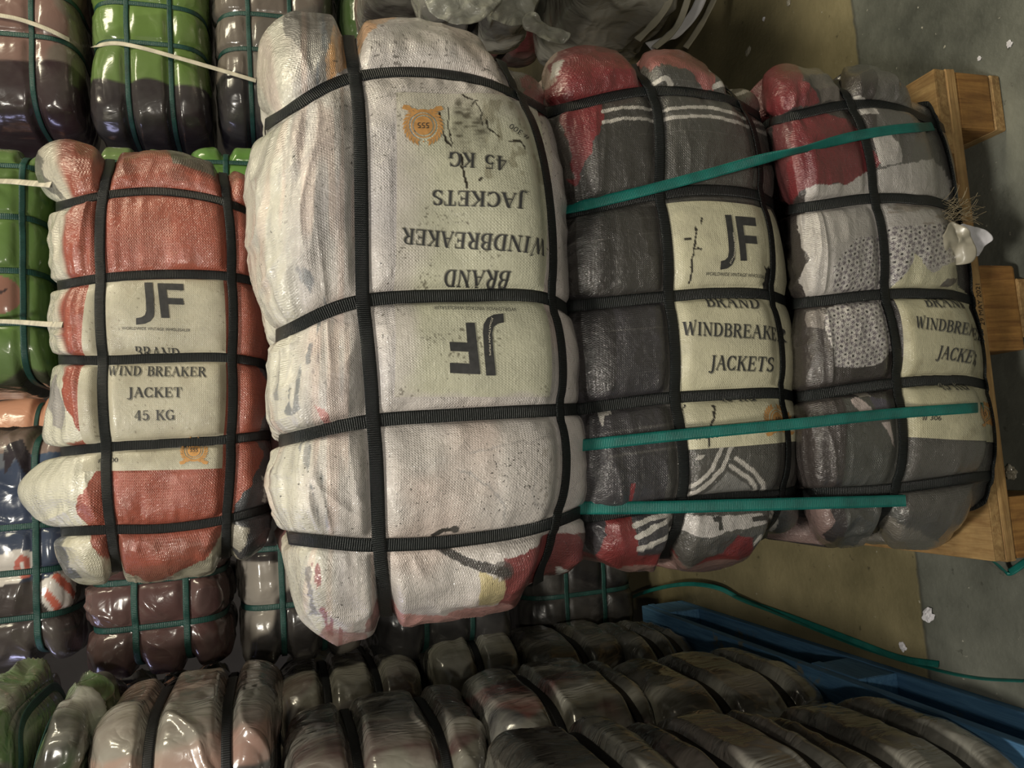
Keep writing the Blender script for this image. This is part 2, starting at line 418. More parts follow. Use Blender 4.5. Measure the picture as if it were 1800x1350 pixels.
            sd2 = sstep(.35, .7, -pt)*(1-sstep(.72, .9, np.abs(ps)))
            h4 = 1-2.2*np.abs(noise(x*5+sd, (y+z)*42+1.2*noise(x*7, y*9, z*9, 2), (y-z)*42, s.seed+29))
            f = f+.0034*h4*sd2*lowm
            if s.labelbox is not None and s.grid is not None:
                q = s.px(ps, pt); x0, y0, x1, y1 = s.labelbox
                m = sstep(x0-12, x0, q[..., 0])*(1-sstep(x1, x1+12, q[..., 0]))*sstep(y0-12, y0, q[..., 1])*(1-sstep(y1, y1+12, q[..., 1]))
                f = f*(1-.92*m*(pw < 0))
            f = f*s.fw
            if s.fold:
                rot = x*.6+(y-z)*.8; r2_ = -x*.8+(y-z)*.6
                h5 = np.clip(1-3.2*np.abs(noise(rot*5+sd+.8*noise(x*6, y*6, z*6, 31), r2_*15+1.1*noise(x*7, y*7, z*7, 33), (y+z)*9, s.seed+39)), 0, 1)
                f = f+s.fold*h5*lowm
            D = D+f*k
        return D
    def P(s, ps, pt, pw, off=0.0, fine=True):
        return s.base(ps, pt, pw)+s.normal(ps, pt, pw)*(s.D(ps, pt, pw, fine)+off)[..., None]
    def body(s, name, mat, parent, colf, res):
        Ns, Nt, Nw = res
        idx = -np.ones((Ns+1, Nt+1, Nw+1), np.int64)
        mk = np.zeros(idx.shape, bool); mk[0] = mk[-1] = True; mk[:, 0] = mk[:, -1] = True; mk[:, :, 0] = mk[:, :, -1] = True
        idx[mk] = np.arange(mk.sum()); I, J, K = np.nonzero(mk)
        q = np.stack([2*I/Ns-1, 2*J/Nt-1, 2*K/Nw-1], 1)
        p = np.stack(s.proj(q[:, 0].astype(float), q[:, 1].astype(float), q[:, 2].astype(float), 2), 1)
        Q = []
        def quads(g, flip):
            a, b, c, d = g[:-1, :-1], g[1:, :-1], g[1:, 1:], g[:-1, 1:]
            r = np.stack([a, b, c, d] if not flip else [a, d, c, b], -1).reshape(-1, 4); Q.append(r)
        quads(idx[0], True); quads(idx[-1], False); quads(idx[:, 0], False); quads(idx[:, -1], True)
        quads(idx[:, :, 0], True); quads(idx[:, :, -1], False)
        Q = np.concatenate(Q)[:, ::-1]                          # (s,t,w) is left-handed
        ps, pt, pw = p.T
        V = s.P(ps, pt, pw)
        uv = np.stack([ps*s.a, pt*s.b+pw*s.c], 1)
        C = colf(s, ps, pt, pw)
        return mesh_np(name, V, Q, mat, parent, col=C, uv=uv)
    def ribbon(s, name, path, mat, parent, width=.0155, off=.0026, thick=.0011, closed=True):
        ps, pt, pw = path
        C = s.P(ps, pt, pw, off, fine=False); N = s.normal(ps, pt, pw)
        T = np.roll(C, -1, 0)-np.roll(C, 1, 0) if closed else np.gradient(C, axis=0)
        return ribbon_mesh(name, C, N, T, width, thick, mat, parent, closed)
    def cross(s, si, mat, parent, n=150, **kw):
        th = np.linspace(0, 2*pi, n*3, endpoint=False)
        f = lambda v: np.sign(v)*np.abs(v)**.6
        ps, pt, pw = s.proj(si+0*th, f(np.cos(th)), f(np.sin(th)), 0)
        return s.ribbon('cross_strap', resample(s, ps, pt, pw, n, 0), mat, parent, **kw)
    def lengthwise(s, tj, mat, parent, n=260, off=.0042, **kw):
        th = np.linspace(0, 2*pi, n*3, endpoint=False)
        f = lambda v: np.sign(v)*np.abs(v)**.6
        ps, pt, pw = s.proj(f(np.cos(th)), tj+0*th, f(np.sin(th)), 1)
        return s.ribbon('lengthwise_strap', resample(s, ps, pt, pw, n, 1), mat, parent, off=off, **kw)

def resample(s, ps, pt, pw, n, which):
    """even arc-length resampling of a loop on the rounded body"""
    L = np.stack([ps*s.a, pt*s.b, pw*s.c], 1); d = np.linalg.norm(np.roll(L, -1, 0)-L, axis=1)
    c = np.concatenate([[0], np.cumsum(d)]); t = np.linspace(0, c[-1], n, endpoint=False)
    f = lambda v: np.interp(t, c, np.concatenate([v, v[:1]]))
    ps, pt, pw = f(ps), f(pt), f(pw)
    ps, pt, pw = s.proj(ps, pt, pw, which)
    return ps, pt, pw

def ribbon_mesh(name, C, N, T, width, thick, mat, parent=None, closed=False):
    T = T/(np.linalg.norm(T, axis=1, keepdims=True)+1e-9); B = np.cross(T, N); B /= np.linalg.norm(B, axis=1, keepdims=True)+1e-9
    N = np.cross(B, T); h = width/2
    n = len(C); sec = [(-h, 0), (-h*.5, thick), (0, thick), (h*.5, thick), (h, 0), (h, -thick*.6), (-h, -thick*.6)]
    sec = [(-h, -thick*.5), (-h, thick*.4), (-h*.55, thick*.6), (0, thick*.65), (h*.55, thick*.6), (h, thick*.4), (h, -thick*.5)]
    m = len(sec); V = np.concatenate([(C+B*x+N*z)[:, None] for x, z in sec], 1).reshape(-1, 3)
    d = np.concatenate([[0], np.cumsum(np.linalg.norm(np.diff(C, axis=0), axis=1))])
    uv = np.stack([np.repeat(d, m), np.tile([x for x, z in sec], n)], 1)
    i = np.arange(n if closed else n-1)[:, None]; j = np.arange(m)[None]
    i2 = (i+1) % n; j2 = (j+1) % m
    Q = np.stack([i*m+j, i*m+j2, i2*m+j2, i2*m+j], -1).reshape(-1, 4)
    return mesh_np(name, V, Q, mat, parent, uv=uv)

# colour helpers -----------------------------------------------------------------
def inpoly(X, Y, P):
    P = np.asarray(P, float); r = np.zeros(X.shape, bool); j = len(P)-1
    for i in range(len(P)):
        xi, yi = P[i]; xj, yj = P[j]
        if yi != yj:
            r ^= ((yi > Y) != (yj > Y)) & (X < (xj-xi)*(Y-yi)/(yj-yi)+xi)
        j = i
    return r
def dline(X, Y, P):
    d = np.full(X.shape, 1e9)
    for (x0, y0), (x1, y1) in zip(P[:-1], P[1:]):
        L = (x1-x0)**2+(y1-y0)**2+1e-9; u = np.clip(((X-x0)*(x1-x0)+(Y-y0)*(y1-y0))/L, 0, 1)
        d = np.minimum(d, np.hypot(X-x0-u*(x1-x0), Y-y0-u*(y1-y0)))
    return d
def paint(C, m, col, k=1.0):
    m = (np.asarray(m, float)*k)[:, None]; C[:] = C*(1-m)+np.asarray(col)*m
def warp(X, Y, amp=3.0, f=.06, seed=0):
    return X+amp*noise(X*f, Y*f, 0, seed)+amp*.4*noise(X*f*3, Y*f*3, 0, seed+4), Y+amp*noise(X*f, Y*f, 5.5, seed+1)+amp*.4*noise(X*f*3, Y*f*3, 1, seed+7)

# lettering ----------------------------------------------------------------------
def arc(cx, cy, rx, ry, a0, a1, n=14):
    return [(cx+rx*cos(radians(a0+(a1-a0)*i/n)), cy+ry*sin(radians(a0+(a1-a0)*i/n))) for i in range(n+1)]
TH, TN = .17, .055
# glyph = (advance width, [(kind, points)])  kinds: T thick line, N thin line, C contrast curve; height 0..1, y up
GL = {
 'A': (.95, [('N', [(.08, 0), (.47, 1)]), ('T', [(.47, 1), (.84, 0)]), ('N', [(.22, .42), (.70, .42)]), ('N', [(0, .02), (.22, .02)]), ('N', [(.68, .02), (1.0, .02)]), ('N', [(.33, .98), (.52, .98)])]),
 'B': (.82, [('T', [(.2, 0), (.2, 1)]), ('N', [(.02, .975), (.4, .975)]), ('N', [(.02, .025), (.45, .025)]), ('C', [(.3, .975)]+arc(.42, .76, .26, .215, 90, -90)+[(.25, .545)]), ('C', [(.3, .545)]+arc(.46, .285, .28, .26, 90, -90)+[(.25, .025)])]),
 'C': (.86, [('C', arc(.46, .5, .38, .475, 48, 312, 24)), ('N', [(.76, .72), (.76, 1.0)]), ('N', [(.74, .02), (.80, .3)])]),
 'D': (.95, [('T', [(.2, 0), (.2, 1)]), ('N', [(.02, .975), (.4, .975)]), ('N', [(.02, .025), (.4, .025)]), ('C', [(.3, .975)]+arc(.42, .5, .42, .475, 90, -90, 20)+[(.3, .025)])]),
 'E': (.82, [('T', [(.2, 0), (.2, 1)]), ('N', [(.02, .975), (.72, .975)]), ('N', [(.02, .025), (.76, .025)]), ('N', [(.25, .52), (.58, .52)]), ('N', [(.71, .74), (.71, .98)]), ('N', [(.75, .02), (.78, .27)]), ('N', [(.57, .38), (.57, .66)])]),
 'G': (.95, [('C', arc(.46, .5, .38, .475, 50, 318, 24)), ('N', [(.74, .74), (.74, 1.0)]), ('T', [(.77, .03), (.77, .42)]), ('N', [(.6, .42), (.94, .42)])]),
 'I': (.42, [('T', [(.2, 0), (.2, 1)]), ('N', [(.02, .975), (.38, .975)]), ('N', [(.02, .025), (.38, .025)])]),
 'J': (.52, [('T', [(.34, .95), (.34, .15)]), ('N', [(.16, .975), (.52, .975)]), ('C', [(.34, .2)]+arc(.16, .02, .18, .24, 0, -100, 8)), ('T', [(.04, -.12), (.04, -.2)])]),
 'K': (.95, [('T', [(.2, 0), (.2, 1)]), ('N', [(.02, .975), (.38, .975)]), ('N', [(.02, .025), (.38, .025)]), ('N', [(.28, .45), (.78, .97)]), ('T', [(.42, .6), (.82, .02)]), ('N', [(.62, .975), (.92, .975)]), ('N', [(.66, .025), (.98, .025)])]),
 'N': (1.0, [('N', [(.2, 0), (.2, 1)]), ('T', [(.14, .97), (.8, .03)]), ('N', [(.84, 0), (.84, 1)]), ('N', [(.0, .975), (.25, .975)]), ('N', [(.06, .025), (.36, .025)]), ('N', [(.68, .975), (1.0, .975)])]),
 'R': (.92, [('T', [(.2, 0), (.2, 1)]), ('N', [(.02, .975), (.4, .975)]), ('N', [(.02, .025), (.38, .025)]), ('C', [(.3, .975)]+arc(.42, .74, .27, .235, 90, -90)+[(.25, .505)]), ('T', [(.45, .5), (.80, .0)]), ('N', [(.72, -.04), (.96, .03)])]),
 'S': (.72, [('C', arc(.36, .735, .25, .235, 35, 215, 12)+[(.3, .56), (.45, .46)]+arc(.38, .265, .27, .24, 40, -145, 12)), ('N', [(.6, .74), (.6, .98)]), ('N', [(.08, .02), (.08, .28)])]),
 'T': (.84, [('T', [(.42, 0), (.42, .97)]), ('N', [(.04, .975), (.8, .975)]), ('N', [(.25, .025), (.6, .025)]), ('N', [(.05, .73), (.05, .98)]), ('N', [(.79, .73), (.79, .98)])]),
 'W': (1.25, [('T', [(.12, 1), (.38, 0)]), ('N', [(.38, 0), (.62, 1)]), ('T', [(.6, 1), (.85, 0)]), ('N', [(.85, 0), (1.12, 1.1)]), ('N', [(-.02, .975), (.28, .975)]), ('N', [(.98, 1.08), (1.2, 1.16)])]),
 '4': (.72, [('N', [(.46, 1), (.02, .32)]), ('N', [(.0, .3), (.7, .3)]), ('T', [(.48, 1), (.48, 0)]), ('N', [(.32, .025), (.64, .025)])]),
 '5': (.70, [('N', [(.16, .95), (.6, .95)]), ('N', [(.16, .95), (.12, .55)]), ('C', [(.12, .52)]+arc(.32, .33, .27, .30, 110, -140, 18)), ('N', [(.05, .1), (.05, .2)])]),
 ' ': (.5, []),
}
def stroke_faces(kind, P, faces):
    P = [Vector(p) for p in P]
    for i in range(len(P)-1):
        a, b = P[i], P[i+1]; d = b-a
        if d.length < 1e-6: continue
        d.normalize()
        def wid(dd):
            return TH if kind == 'T' else TN if kind == 'N' else TN+(TH*1.05-TN)*abs(dd.y)**1.5
        def nn(k):
            t = Vector((0, 0))
            if k > 0: t += (P[k]-P[k-1]).normalized()
            if k < len(P)-1: t += (P[k+1]-P[k]).normalized()
            if t.length < 1e-6: t = d.copy()
            t.normalize(); return Vector((-t.y, t.x)), wid(t)
        n0, w0 = nn(i); n1, w1 = nn(i+1)
        if kind == 'T': n0 = n1 = Vector((1, 0)); w0 = w1 = TH/max(abs(d.y), .5)
        faces.append([a+n0*w0/2, a-n0*w0/2, b-n1*w1/2, b+n1*w1/2])
def serif_text(txt, sp=.10):
    faces = []; x = 0
    for ch in txt:
        w_, st = GL[ch]
        for k, P in st:
            f = []; stroke_faces(k, P, f)
            faces += [[Vector((v.x+x, v.y)) for v in q] for q in f]
        x += w_+sp
    return faces, x-sp
_fc = {}
def sans_text(txt):
    if txt in _fc: return _fc[txt]
    cu = bpy.data.curves.new('t', 'FONT'); cu.body = txt; cu.size = 1.0; cu.resolution_u = 3
    o = bpy.data.objects.new('t', cu); COL.objects.link(o)
    me = bpy.data.meshes.new_from_object(o.evaluated_get(bpy.context.evaluated_depsgraph_get()))
    f = [[Vector(me.vertices[i].co[:2]) for i in p.vertices] for p in me.polygons]
    xs = [v.x for q in f for v in q]; ys = [v.y for q in f for v in q]
    x0, x1, y0, y1 = min(xs), max(xs), min(ys), max(ys)
    f = [[Vector(((v.x-x0)/(y1-y0), (v.y-y0)/(y1-y0))) for v in q] for q in f]
    _fc[txt] = (f, (x1-x0)/(y1-y0))
    bpy.data.objects.remove(o); bpy.data.curves.remove(cu); bpy.data.meshes.remove(me)
    return _fc[txt]
JPOLY = [(.15, 0), (.325, 0), (.365, .35), (.385, .7), (.37, .82), (.30, .92), (.18, .98), (0, 1.0), (0, .85), (.11, .83), (.185, .78), (.215, .68), (.20, .4)]
FPOLY = [[(.43, .02), (.61, .025), (.63, .2), (.65, .37), (.67, .52), (.70, .84), (.53, .84), (.48, .4)], [(.61, .025), (.98, .04), (.99, .2), (.63, .185)], [(.65, .375), (.98, .385), (1, .53), (.665, .52)]]
def jf_faces():
    from mathutils.geometry import tessellate_polygon
    out = []
    for poly in [JPOLY]+FPOLY:
        vs = [Vector((x, y, 0)) for x, y in poly]
        for t in tessellate_polygon([vs]): out.append([Vector((vs[i].x, 1-vs[i].y)) for i in t])
    return out
def emblem_faces():
    """medal: ring round the number, leafy branches either side, banner below; unit radius, y up"""
    gold = []; ink = []
    def ring(r0, r1, n=36):
        for i in range(n):
            a, b = 2*pi*i/n, 2*pi*(i+1)/n
            gold.append([Vector((r*cos(t), r*sin(t))) for r, t in ((r0, a), (r1, a), (r1, b), (r0, b))])
    ring(0, .43); ring(.50, .56)
    for sg in (-1, 1):
        for i in range(11):
            a = radians(-62+i*13); r = .82
            c = Vector((sg*r*cos(a), r*sin(a))); d = Vector((sg*cos(a+.9), sin(a+.9))); n = Vector((-d.y, d.x))
            gold.append([c-d*.17, c+n*.07, c+d*.19, c-n*.07])
            c2 = c*.84; d2 = Vector((sg*cos(a+1.5), sin(a+1.5))); n2 = Vector((-d2.y, d2.x))
            gold.append([c2-d2*.12, c2+n2*.05, c2+d2*.13, c2-n2*.05])
        gold.append([Vector((sg*.52, -.62)), Vector((sg*.86, -.95)), Vector((sg*.62, -.92)), Vector((sg*.42, -.72))])
        gold.append([Vector((sg*.62, -.66)), Vector((sg*.95, -.78)), Vector((sg*.86, -.95)), Vector((sg*.52, -.78))])
    for i in range(10):
        a0 = radians(-140+i*10); a1 = radians(-140+(i+1)*10)
        gold.append([Vector((r*cos(t), r*sin(t))) for r, t in ((.62, a0), (.76, a0), (.76, a1), (.62, a1))])
    for i in range(5):
        a = radians(50+20*i); c = Vector((.72*cos(a), .72*sin(a))); gold.append([c+Vector(v)*.045 for v in ((0, 1), (-1, 0), (0, -1), (1, 0))])
    f, wd = sans_text('555'); k = .26
    for q in f: ink.append([Vector(((v.x-wd/2)*k, (v.y-.5)*k)) for v in q])
    return gold, ink

def cutgrid(faces, step):
    """2-D polygons -> bmesh cut along a grid so the piece can follow a curved surface"""
    bm = bmesh.new()
    for q in faces:
        vs = [bm.verts.new((v[0], v[1], 0)) for v in q]
        try: bm.faces.new(vs)
        except Exception: pass
    if not bm.verts: return bm
    xs = [v.co.x for v in bm.verts]; ys = [v.co.y for v in bm.verts]
    for ax, (lo, hi) in enumerate(((min(xs), max(xs)), (min(ys), max(ys)))):
        x = math.floor(lo/step)*step+step
        while x < hi:
            co = (x, 0, 0) if ax == 0 else (0, x, 0); no = (1, 0, 0) if ax == 0 else (0, 1, 0)
            bmesh.ops.bisect_plane(bm, geom=bm.verts[:]+bm.edges[:]+bm.faces[:], plane_co=co, plane_no=no)
            x += step
    return bm
def on_bale(B, name, faces, mat, parent, off=.0030, step=7.0, fine=False):
    """faces in pattern coordinates -> printed piece lying on the bale's front"""
    bm = cutgrid(faces, step); bm.verts.ensure_lookup_table()
    X = np.array([v.co.x for v in bm.verts]); Y = np.array([v.co.y for v in bm.verts])
    ps, pt = B.inv(X, Y); pw = B.wfront(ps, pt)
    P = B.P(ps, pt, pw, off, fine)
    for v, c in zip(bm.verts, P): v.co = c
    me = bpy.data.meshes.new(name); bm.to_mesh(me); bm.free()
    return link(name, me, mat, parent)
def layout(faces, wd, p0, p1, h, flip=False):
    """text of width wd placed from p0 to p1 (frame coordinates of baseline ends), letter height h"""
    p0 = Vector(p0); p1 = Vector(p1); d = (p1-p0)/wd; u = Vector((d.y, -d.x)).normalized()*h
    return [[p0+d*v[0]+u*v[1] for v in q] for q in faces]

def label_patch(B, quad, mat, parent, colf, res=(70, 90), off=.0019, edge=None):
    """cloth label that lies on the bale: quad in pattern coords (tl,tr,br,bl)"""
    q = np.array(quad, float); u, v = np.meshgrid(np.linspace(0, 1, res[0]), np.linspace(0, 1, res[1]), indexing='ij')
    X = (q[0][None, None]*((1-u)*(1-v))[..., None]+q[1]*(u*(1-v))[..., None]+q[2]*(u*v)[..., None]+q[3]*((1-u)*v)[..., None])
    px_, py_ = X[..., 0].ravel(), X[..., 1].ravel()
    if edge is not None: px_, py_ = edge(px_, py_, u.ravel(), v.ravel())
    ps, pt = B.inv(px_, py_); pw = B.wfront(ps, pt)
    V = B.P(ps, pt, pw, off, False)
    n0, n1 = res; k = np.arange(n0*n1).reshape(n0, n1)
    Q = np.stack([k[:-1, :-1], k[:-1, 1:], k[1:, 1:], k[1:, :-1]], -1).reshape(-1, 4)
    return mesh_np('printed_label', V, Q, mat, parent, col=colf(px_, py_), uv=np.stack([ps*B.a, pt*B.b], 1))

# ================================================================ the four bales of the front stack
def finish(B, name, label, cat, mat, colf, res, group=None, strapm='black', **skw):
    """root empty at the bale's base, body and straps as its parts"""
    if B.ctr is None:
        c = B.base(np.array([0.]), np.array([0.]), np.array([0.]))[0]; zb = B.base(np.array([0.]), np.array([1.]), np.array([0.]))[0][2]
        loc = (c[0], B.Yc, zb-.02)
    else: loc = (B.ctr[0], B.ctr[1], B.ctr[2]-B.b)
    root = empty(name, loc); tag(root, label, cat, group)
    root['_o'] = 1; del root['_o']
    parts = [B.body('wrapped_body', mat, root, colf, res)]
    for si in B.ss: parts.append(B.cross(si, M[strapm], root, **skw))
    for tj in B.ts: parts.append(B.lengthwise(tj, M[strapm], root, **skw))
    return root, parts
def settle(root):
    """meshes were built in world space: move them under their root without shifting"""
    m = Matrix.Translation(-Vector(root.location))
    def f(o):
        for ch in o.children:
            if ch.type == 'MESH' and not ch.get('_done'):
                ch.data.transform(m)
            f(ch)
    f(root)
ALB = 1.25
def K(r, g, b):
    v = lin(r, g, b)*ALB; return np.clip(v*.80+v.mean()*.20, 0, .82)
def around(B, ps, pt, pw):
    """pattern coordinates; on the far half the pattern is mirrored and shifted so it does not repeat"""
    q = B.px(ps, pt); X, Y = q[..., 0].copy(), q[..., 1].copy()
    return X, Y

# ---------------------------------------------------------------- white bale (third from the bottom)
BW = Bale(.37, .20, .215, 1.095, [-.80, -.09, .32, .76], [-.28, .80], A=.022, seed=3, wr=1.1, n=4.8, labelbox=(690, 180, 955, 697),
          lumps=[(-.93, -.62, -.3, .020, .07), (-.95, .2, -.3, .006, .10), (.93, -.7, -.3, .014, .08), (.93, .95, -.2, .012, .07), (-.45, -.8, -.5, .010, .2)])
BW.lattice([-1, -.80, -.09, .32, .76, 1], [-1, -.28, .25, .80, 1], [
    [(475, 48), (613, 66), (745, 62), (880, 90), (968, 112)],
    [(466, 222), (623, 138), (770, 132), (912, 172), (978, 208)],
    [(489, 590), (637, 530), (800, 521), (966, 528), (1001, 548)],
    [(495, 775), (655, 740), (815, 729), (980, 721), (1020, 719)],
    [(508, 945), (666, 957), (815, 948), (973, 917), (1034, 893)],
    [(545, 1105), (680, 1088), (805, 1072), (945, 1040), (1052, 1022)]])
def grime(X, Y):
    """dirty patch of the white sack, own outline"""
    d = ((X-815)/42)**2+((Y-245)/62)**2
    n = fbm(X*.05, Y*.03, 1, 5, 4)
    return np.clip((1.0-d)*.9+n*.6, 0, 1)*(Y > 175)*(Y < 345)
def labcol_w(X, Y):
    C = np.tile(K(172, 170, 145), (len(X), 1))
    n = fbm(X*.02, Y*.02, 3, 8, 3)
    # the cloth shows through towards the frame-left side and at the worn corner
    paint(C, sstep(760, 690, X+18*n), K(174, 167, 156))
    paint(C, sstep(250, 185, Y+14*n), K(172, 166, 150))
    paint(C, sstep(690, 705, Y+6*n)*1.0, K(174, 167, 156))
    paint(C, grime(X, Y)*(.6+.5*sstep(-.2, .4, noise(X*.08, Y*.3, 4, 4))), K(58, 52, 36), .8)
    for L, w_ in (([(766, 215), (768, 240), (776, 262), (784, 276)], 1.6), ([(781, 205), (780, 240), (786, 270)], 1.2), ([(830, 200), (836, 215), (839, 238)], 1.4), ([(801, 290), (806, 330), (810, 345)], 2.2),
                  ([(846, 225), (850, 245), (866, 256)], 1.3), ([(880, 262), (900, 262), (908, 275)], 1.2), ([(836, 330), (832, 334)], 2.4), ([(808, 184), (830, 195), (822, 205)], 1.2)):
        paint(C, dline(*warp(X, Y, 2.0, .12, 3), L) < w_, K(44, 38, 28))
    sp = noise(X*.35, Y*.35, 2, 3)*(.6+noise(X*.02, Y*.02, 1, 4))
    paint(C, sp > .72, K(70, 62, 46), .7)
    m = (X > 840)*(Y > 190)*(Y < 330); paint(C, m*sstep(.1, .6, fbm(X*.09, Y*.05, 3, 3, 3)), K(96, 86, 56), .5)
    return C
def col_w(B, ps, pt, pw):
    X, Y = around(B, ps, pt, pw); wx, wy = warp(X, Y, 5, .05, 2); sx, sy = warp(X, Y, 2.0, .1, 5)
    x, y, z = ps*B.a, pt*B.b, pw*B.c
    C = np.tile(K(176, 168, 162), (len(ps), 1))
    n = fbm(x*7, y*7, z*7, 2, 3)
    paint(C, sstep(.1, .7, n), K(186, 160, 146), .45)
    paint(C, sstep(.0, .8, -n), K(154, 150, 154), .5)
    paint(C, (pt > .84), K(176, 166, 163), .8)
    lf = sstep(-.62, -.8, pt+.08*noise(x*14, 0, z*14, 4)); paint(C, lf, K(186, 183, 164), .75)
    # front cell: label cloth tone runs under the label
    paint(C, ((X > 700)*(X < 955)*(Y > 190)*(Y < 690)), K(186, 178, 160), .6)
    # grey garment and orange band showing at the frame-top end
    paint(C, inpoly(wx, wy, [(514, 60), (545, 40), (612, 45), (610, 80), (585, 130), (566, 160), (545, 150), (530, 120), (515, 90)]), K(92, 88, 84), .85)
    paint(C, inpoly(wx, wy, [(590, 62), (616, 60), (616, 115), (600, 122), (580, 150), (574, 125), (584, 80)]), K(196, 144, 84))
    paint(C, inpoly(wx, wy, [(628, 95), (628, 62), (690, 42), (770, 30), (842, 34), (900, 66), (905, 76), (840, 44), (765, 46), (690, 62)]), K(192, 146, 102))
    paint(C, inpoly(wx, wy, [(628, 60), (640, 48), (700, 34), (770, 26), (770, 32), (700, 40)]), K(120, 110, 96))
    paint(C, (X > 872)*(Y < 200)*(pt > .84), K(84, 76, 66)); paint(C, (X > 900)*(Y > 134)*(Y < 205)*(pt > .86), K(98, 46, 46))
    # folds of darker cloth along the frame-left side
    br = sstep(-.35, .15, noise(X*.22, Y*.03, 0, 66))
    for L, w_ in (([(542, 486), (556, 512), (570, 546)], 8), ([(533, 645), (541, 670), (541, 705), (533, 724)], 8), ([(543, 768), (552, 800), (566, 838), (571, 880), (574, 915)], 8),
                  ([(560, 548), (563, 600), (560, 660)], 3), ([(566, 60), (572, 110), (560, 150)], 6), ([(524, 655), (518, 700)], 4), ([(552, 610), (550, 640)], 4), ([(508, 820), (512, 880)], 3)):
        paint(C, (dline(sx, sy, L) < w_)*br, K(92, 98, 104), .8)
    stx = sstep(.15, .6, noise(X*.14, Y*.010, 3, 67)+.4*noise(X*.4, Y*.02, 3, 69))*(pt < -.3); paint(C, stx, K(150, 146, 140), .45)
    stx = sstep(.2, .6, noise(X*.11, Y*.008, 9, 68))*(pt < -.3); paint(C, stx, K(184, 156, 142), .4)
    paint(C, inpoly(sx, sy, [(563, 715), (576, 722), (584, 745), (572, 745)]), K(170, 100, 96), .8)
    # red garment at the frame-bottom end
    paint(C, inpoly(sx, sy, [(876, 968), (900, 962), (968, 938), (1047, 932), (1062, 1000), (1052, 1030), (1000, 1034), (960, 1024), (905, 1046), (868, 1052), (878, 1020)]), K(120, 50, 48))
    paint(C, inpoly(sx, sy, [(682, 1062), (760, 1066), (840, 1052), (880, 1040), (905, 1046), (900, 1066), (840, 1080), (760, 1090), (682, 1094)]), K(172, 118, 110))
    paint(C, inpoly(sx, sy, [(838, 990), (880, 1000), (880, 1030), (860, 1045), (834, 1035)]), K(176, 160, 112))
    paint(C, inpoly(sx, sy, [(1002, 938), (1035, 930), (1042, 952), (1026, 966), (1010, 958)]), K(74, 66, 58), .85)
    paint(C, inpoly(X, Y, [(980, 996), (996, 998), (990, 1010), (979, 1006)]), K(200, 196, 190))
    paint(C, (dline(wx, wy, [(560, 985), (568, 1010), (570, 1045), (584, 1078), (600, 1094)]) < 5)*(br > .2), K(128, 58, 58), .85); paint(C, (dline(wx, wy, [(552, 990), (556, 1030), (566, 1060)]) < 3), K(84, 84, 86), .7)
    paint(C, inpoly(sx, sy, [(640, 1072), (660, 1058), (670, 1066), (668, 1088), (640, 1090)]), K(120, 70, 66), .85)
    paint(C, inpoly(sx, sy, [(576, 1080), (640, 1090), (660, 1100), (620, 1106), (570, 1100)]), K(150, 96, 90), .7)
    # dark cord
    paint(C, dline(sx, sy, [(760, 940), (775, 928), (793, 925)]) < 4.5, K(56, 52, 48)); paint(C, np.hypot(X-796, Y-926) < 7.5, K(70, 66, 62))
    paint(C, dline(sx, sy, [(770, 960), (800, 974), (830, 984), (880, 985)]) < 7, K(52, 47, 44)); paint(C, np.hypot((X-876)/16, (Y-984)/13) < 1, K(60, 54, 50), .8)
    paint(C, dline(wx, wy, [(800, 825), (850, 850), (878, 880), (876, 905)]) < 2.2, K(130, 128, 128), .55)
    paint(C, dline(wx, wy, [(925, 820), (920, 860), (930, 880), (948, 895)]) < 2.2, K(140, 136, 134), .5)
    paint(C, dline(wx, wy, [(820, 795), (880, 783), (960, 768)]) < 2.0, K(140, 134, 132), .5)
    # black specks, denser round the frame-top cells
    dn = sstep(420, 120, Y)*.30*(X > 560)+.10
    sp = noise(x*400, y*300, z*400, 11)
    paint(C, sp > 1.0-dn, K(60, 54, 44), .7)
    sp2 = noise(x*90, y*60, z*60, 14); paint(C, sp2 > .92, K(60, 54, 44), .7)
    m = inpoly(wx, wy, [(926, 790), (948, 790), (950, 880), (930, 890)]); paint(C, m*(noise(X*.3, Y*.12, 0, 3) > .45), K(120, 112, 102), .6)
    paint(C, (grime(X, Y)*(pw < 0)), K(70, 62, 46), .5)
    return C
root_w, _ = finish(BW, 'clothing_bale', 'large white woven sack bale in black straps with upside-down lettering', 'bale', M['sack'], col_w, (420, 240, 90), group='labelled jacket bales of the front stack')
lab = label_patch(BW, [(692, 180), (940, 180), (958, 700), (690, 700)], M['label'], root_w, labcol_w, (120, 220))
tag(lab, 'cream label printed upside down')
def word(B, parent, txt, p0, p1, h, font='serif', mat='ink', off=.0030, shadow=True, name='printed_lettering'):
    f, wd = serif_text(txt) if font == 'serif' else sans_text(txt)
    g = layout(f, wd, p0, p1, h)
    if font == 'serif' and shadow:
        dx = (Vector(p1)-Vector(p0)).normalized(); dn = Vector((-dx.y, dx.x))
        g2 = [[v+dx*1.5+dn*1.7 for v in q] for q in g]
        o = on_bale(B, 'lettering_shadow', g2, M['inkg'], parent, off-.0004)
    return on_bale(B, name, g, M[mat], parent, off)
word(BW, lab, '45 KG', (876, 292), (780, 285), 25)
word(BW, lab, 'JACKETS', (904, 357), (753, 350), 25)
word(BW, lab, 'WINDBREAKER', (944, 430), (702, 414), 26)
word(BW, lab, 'BRAND', (889, 484), (776, 482), 25)
word(BW, lab, 'WORLDWIDE VINTAGE WHOLESALER', (899, 545), (757, 543), 6.5, 'sans')
word(BW, lab, '# 300', (915, 252), (886, 232), 10, 'sans')
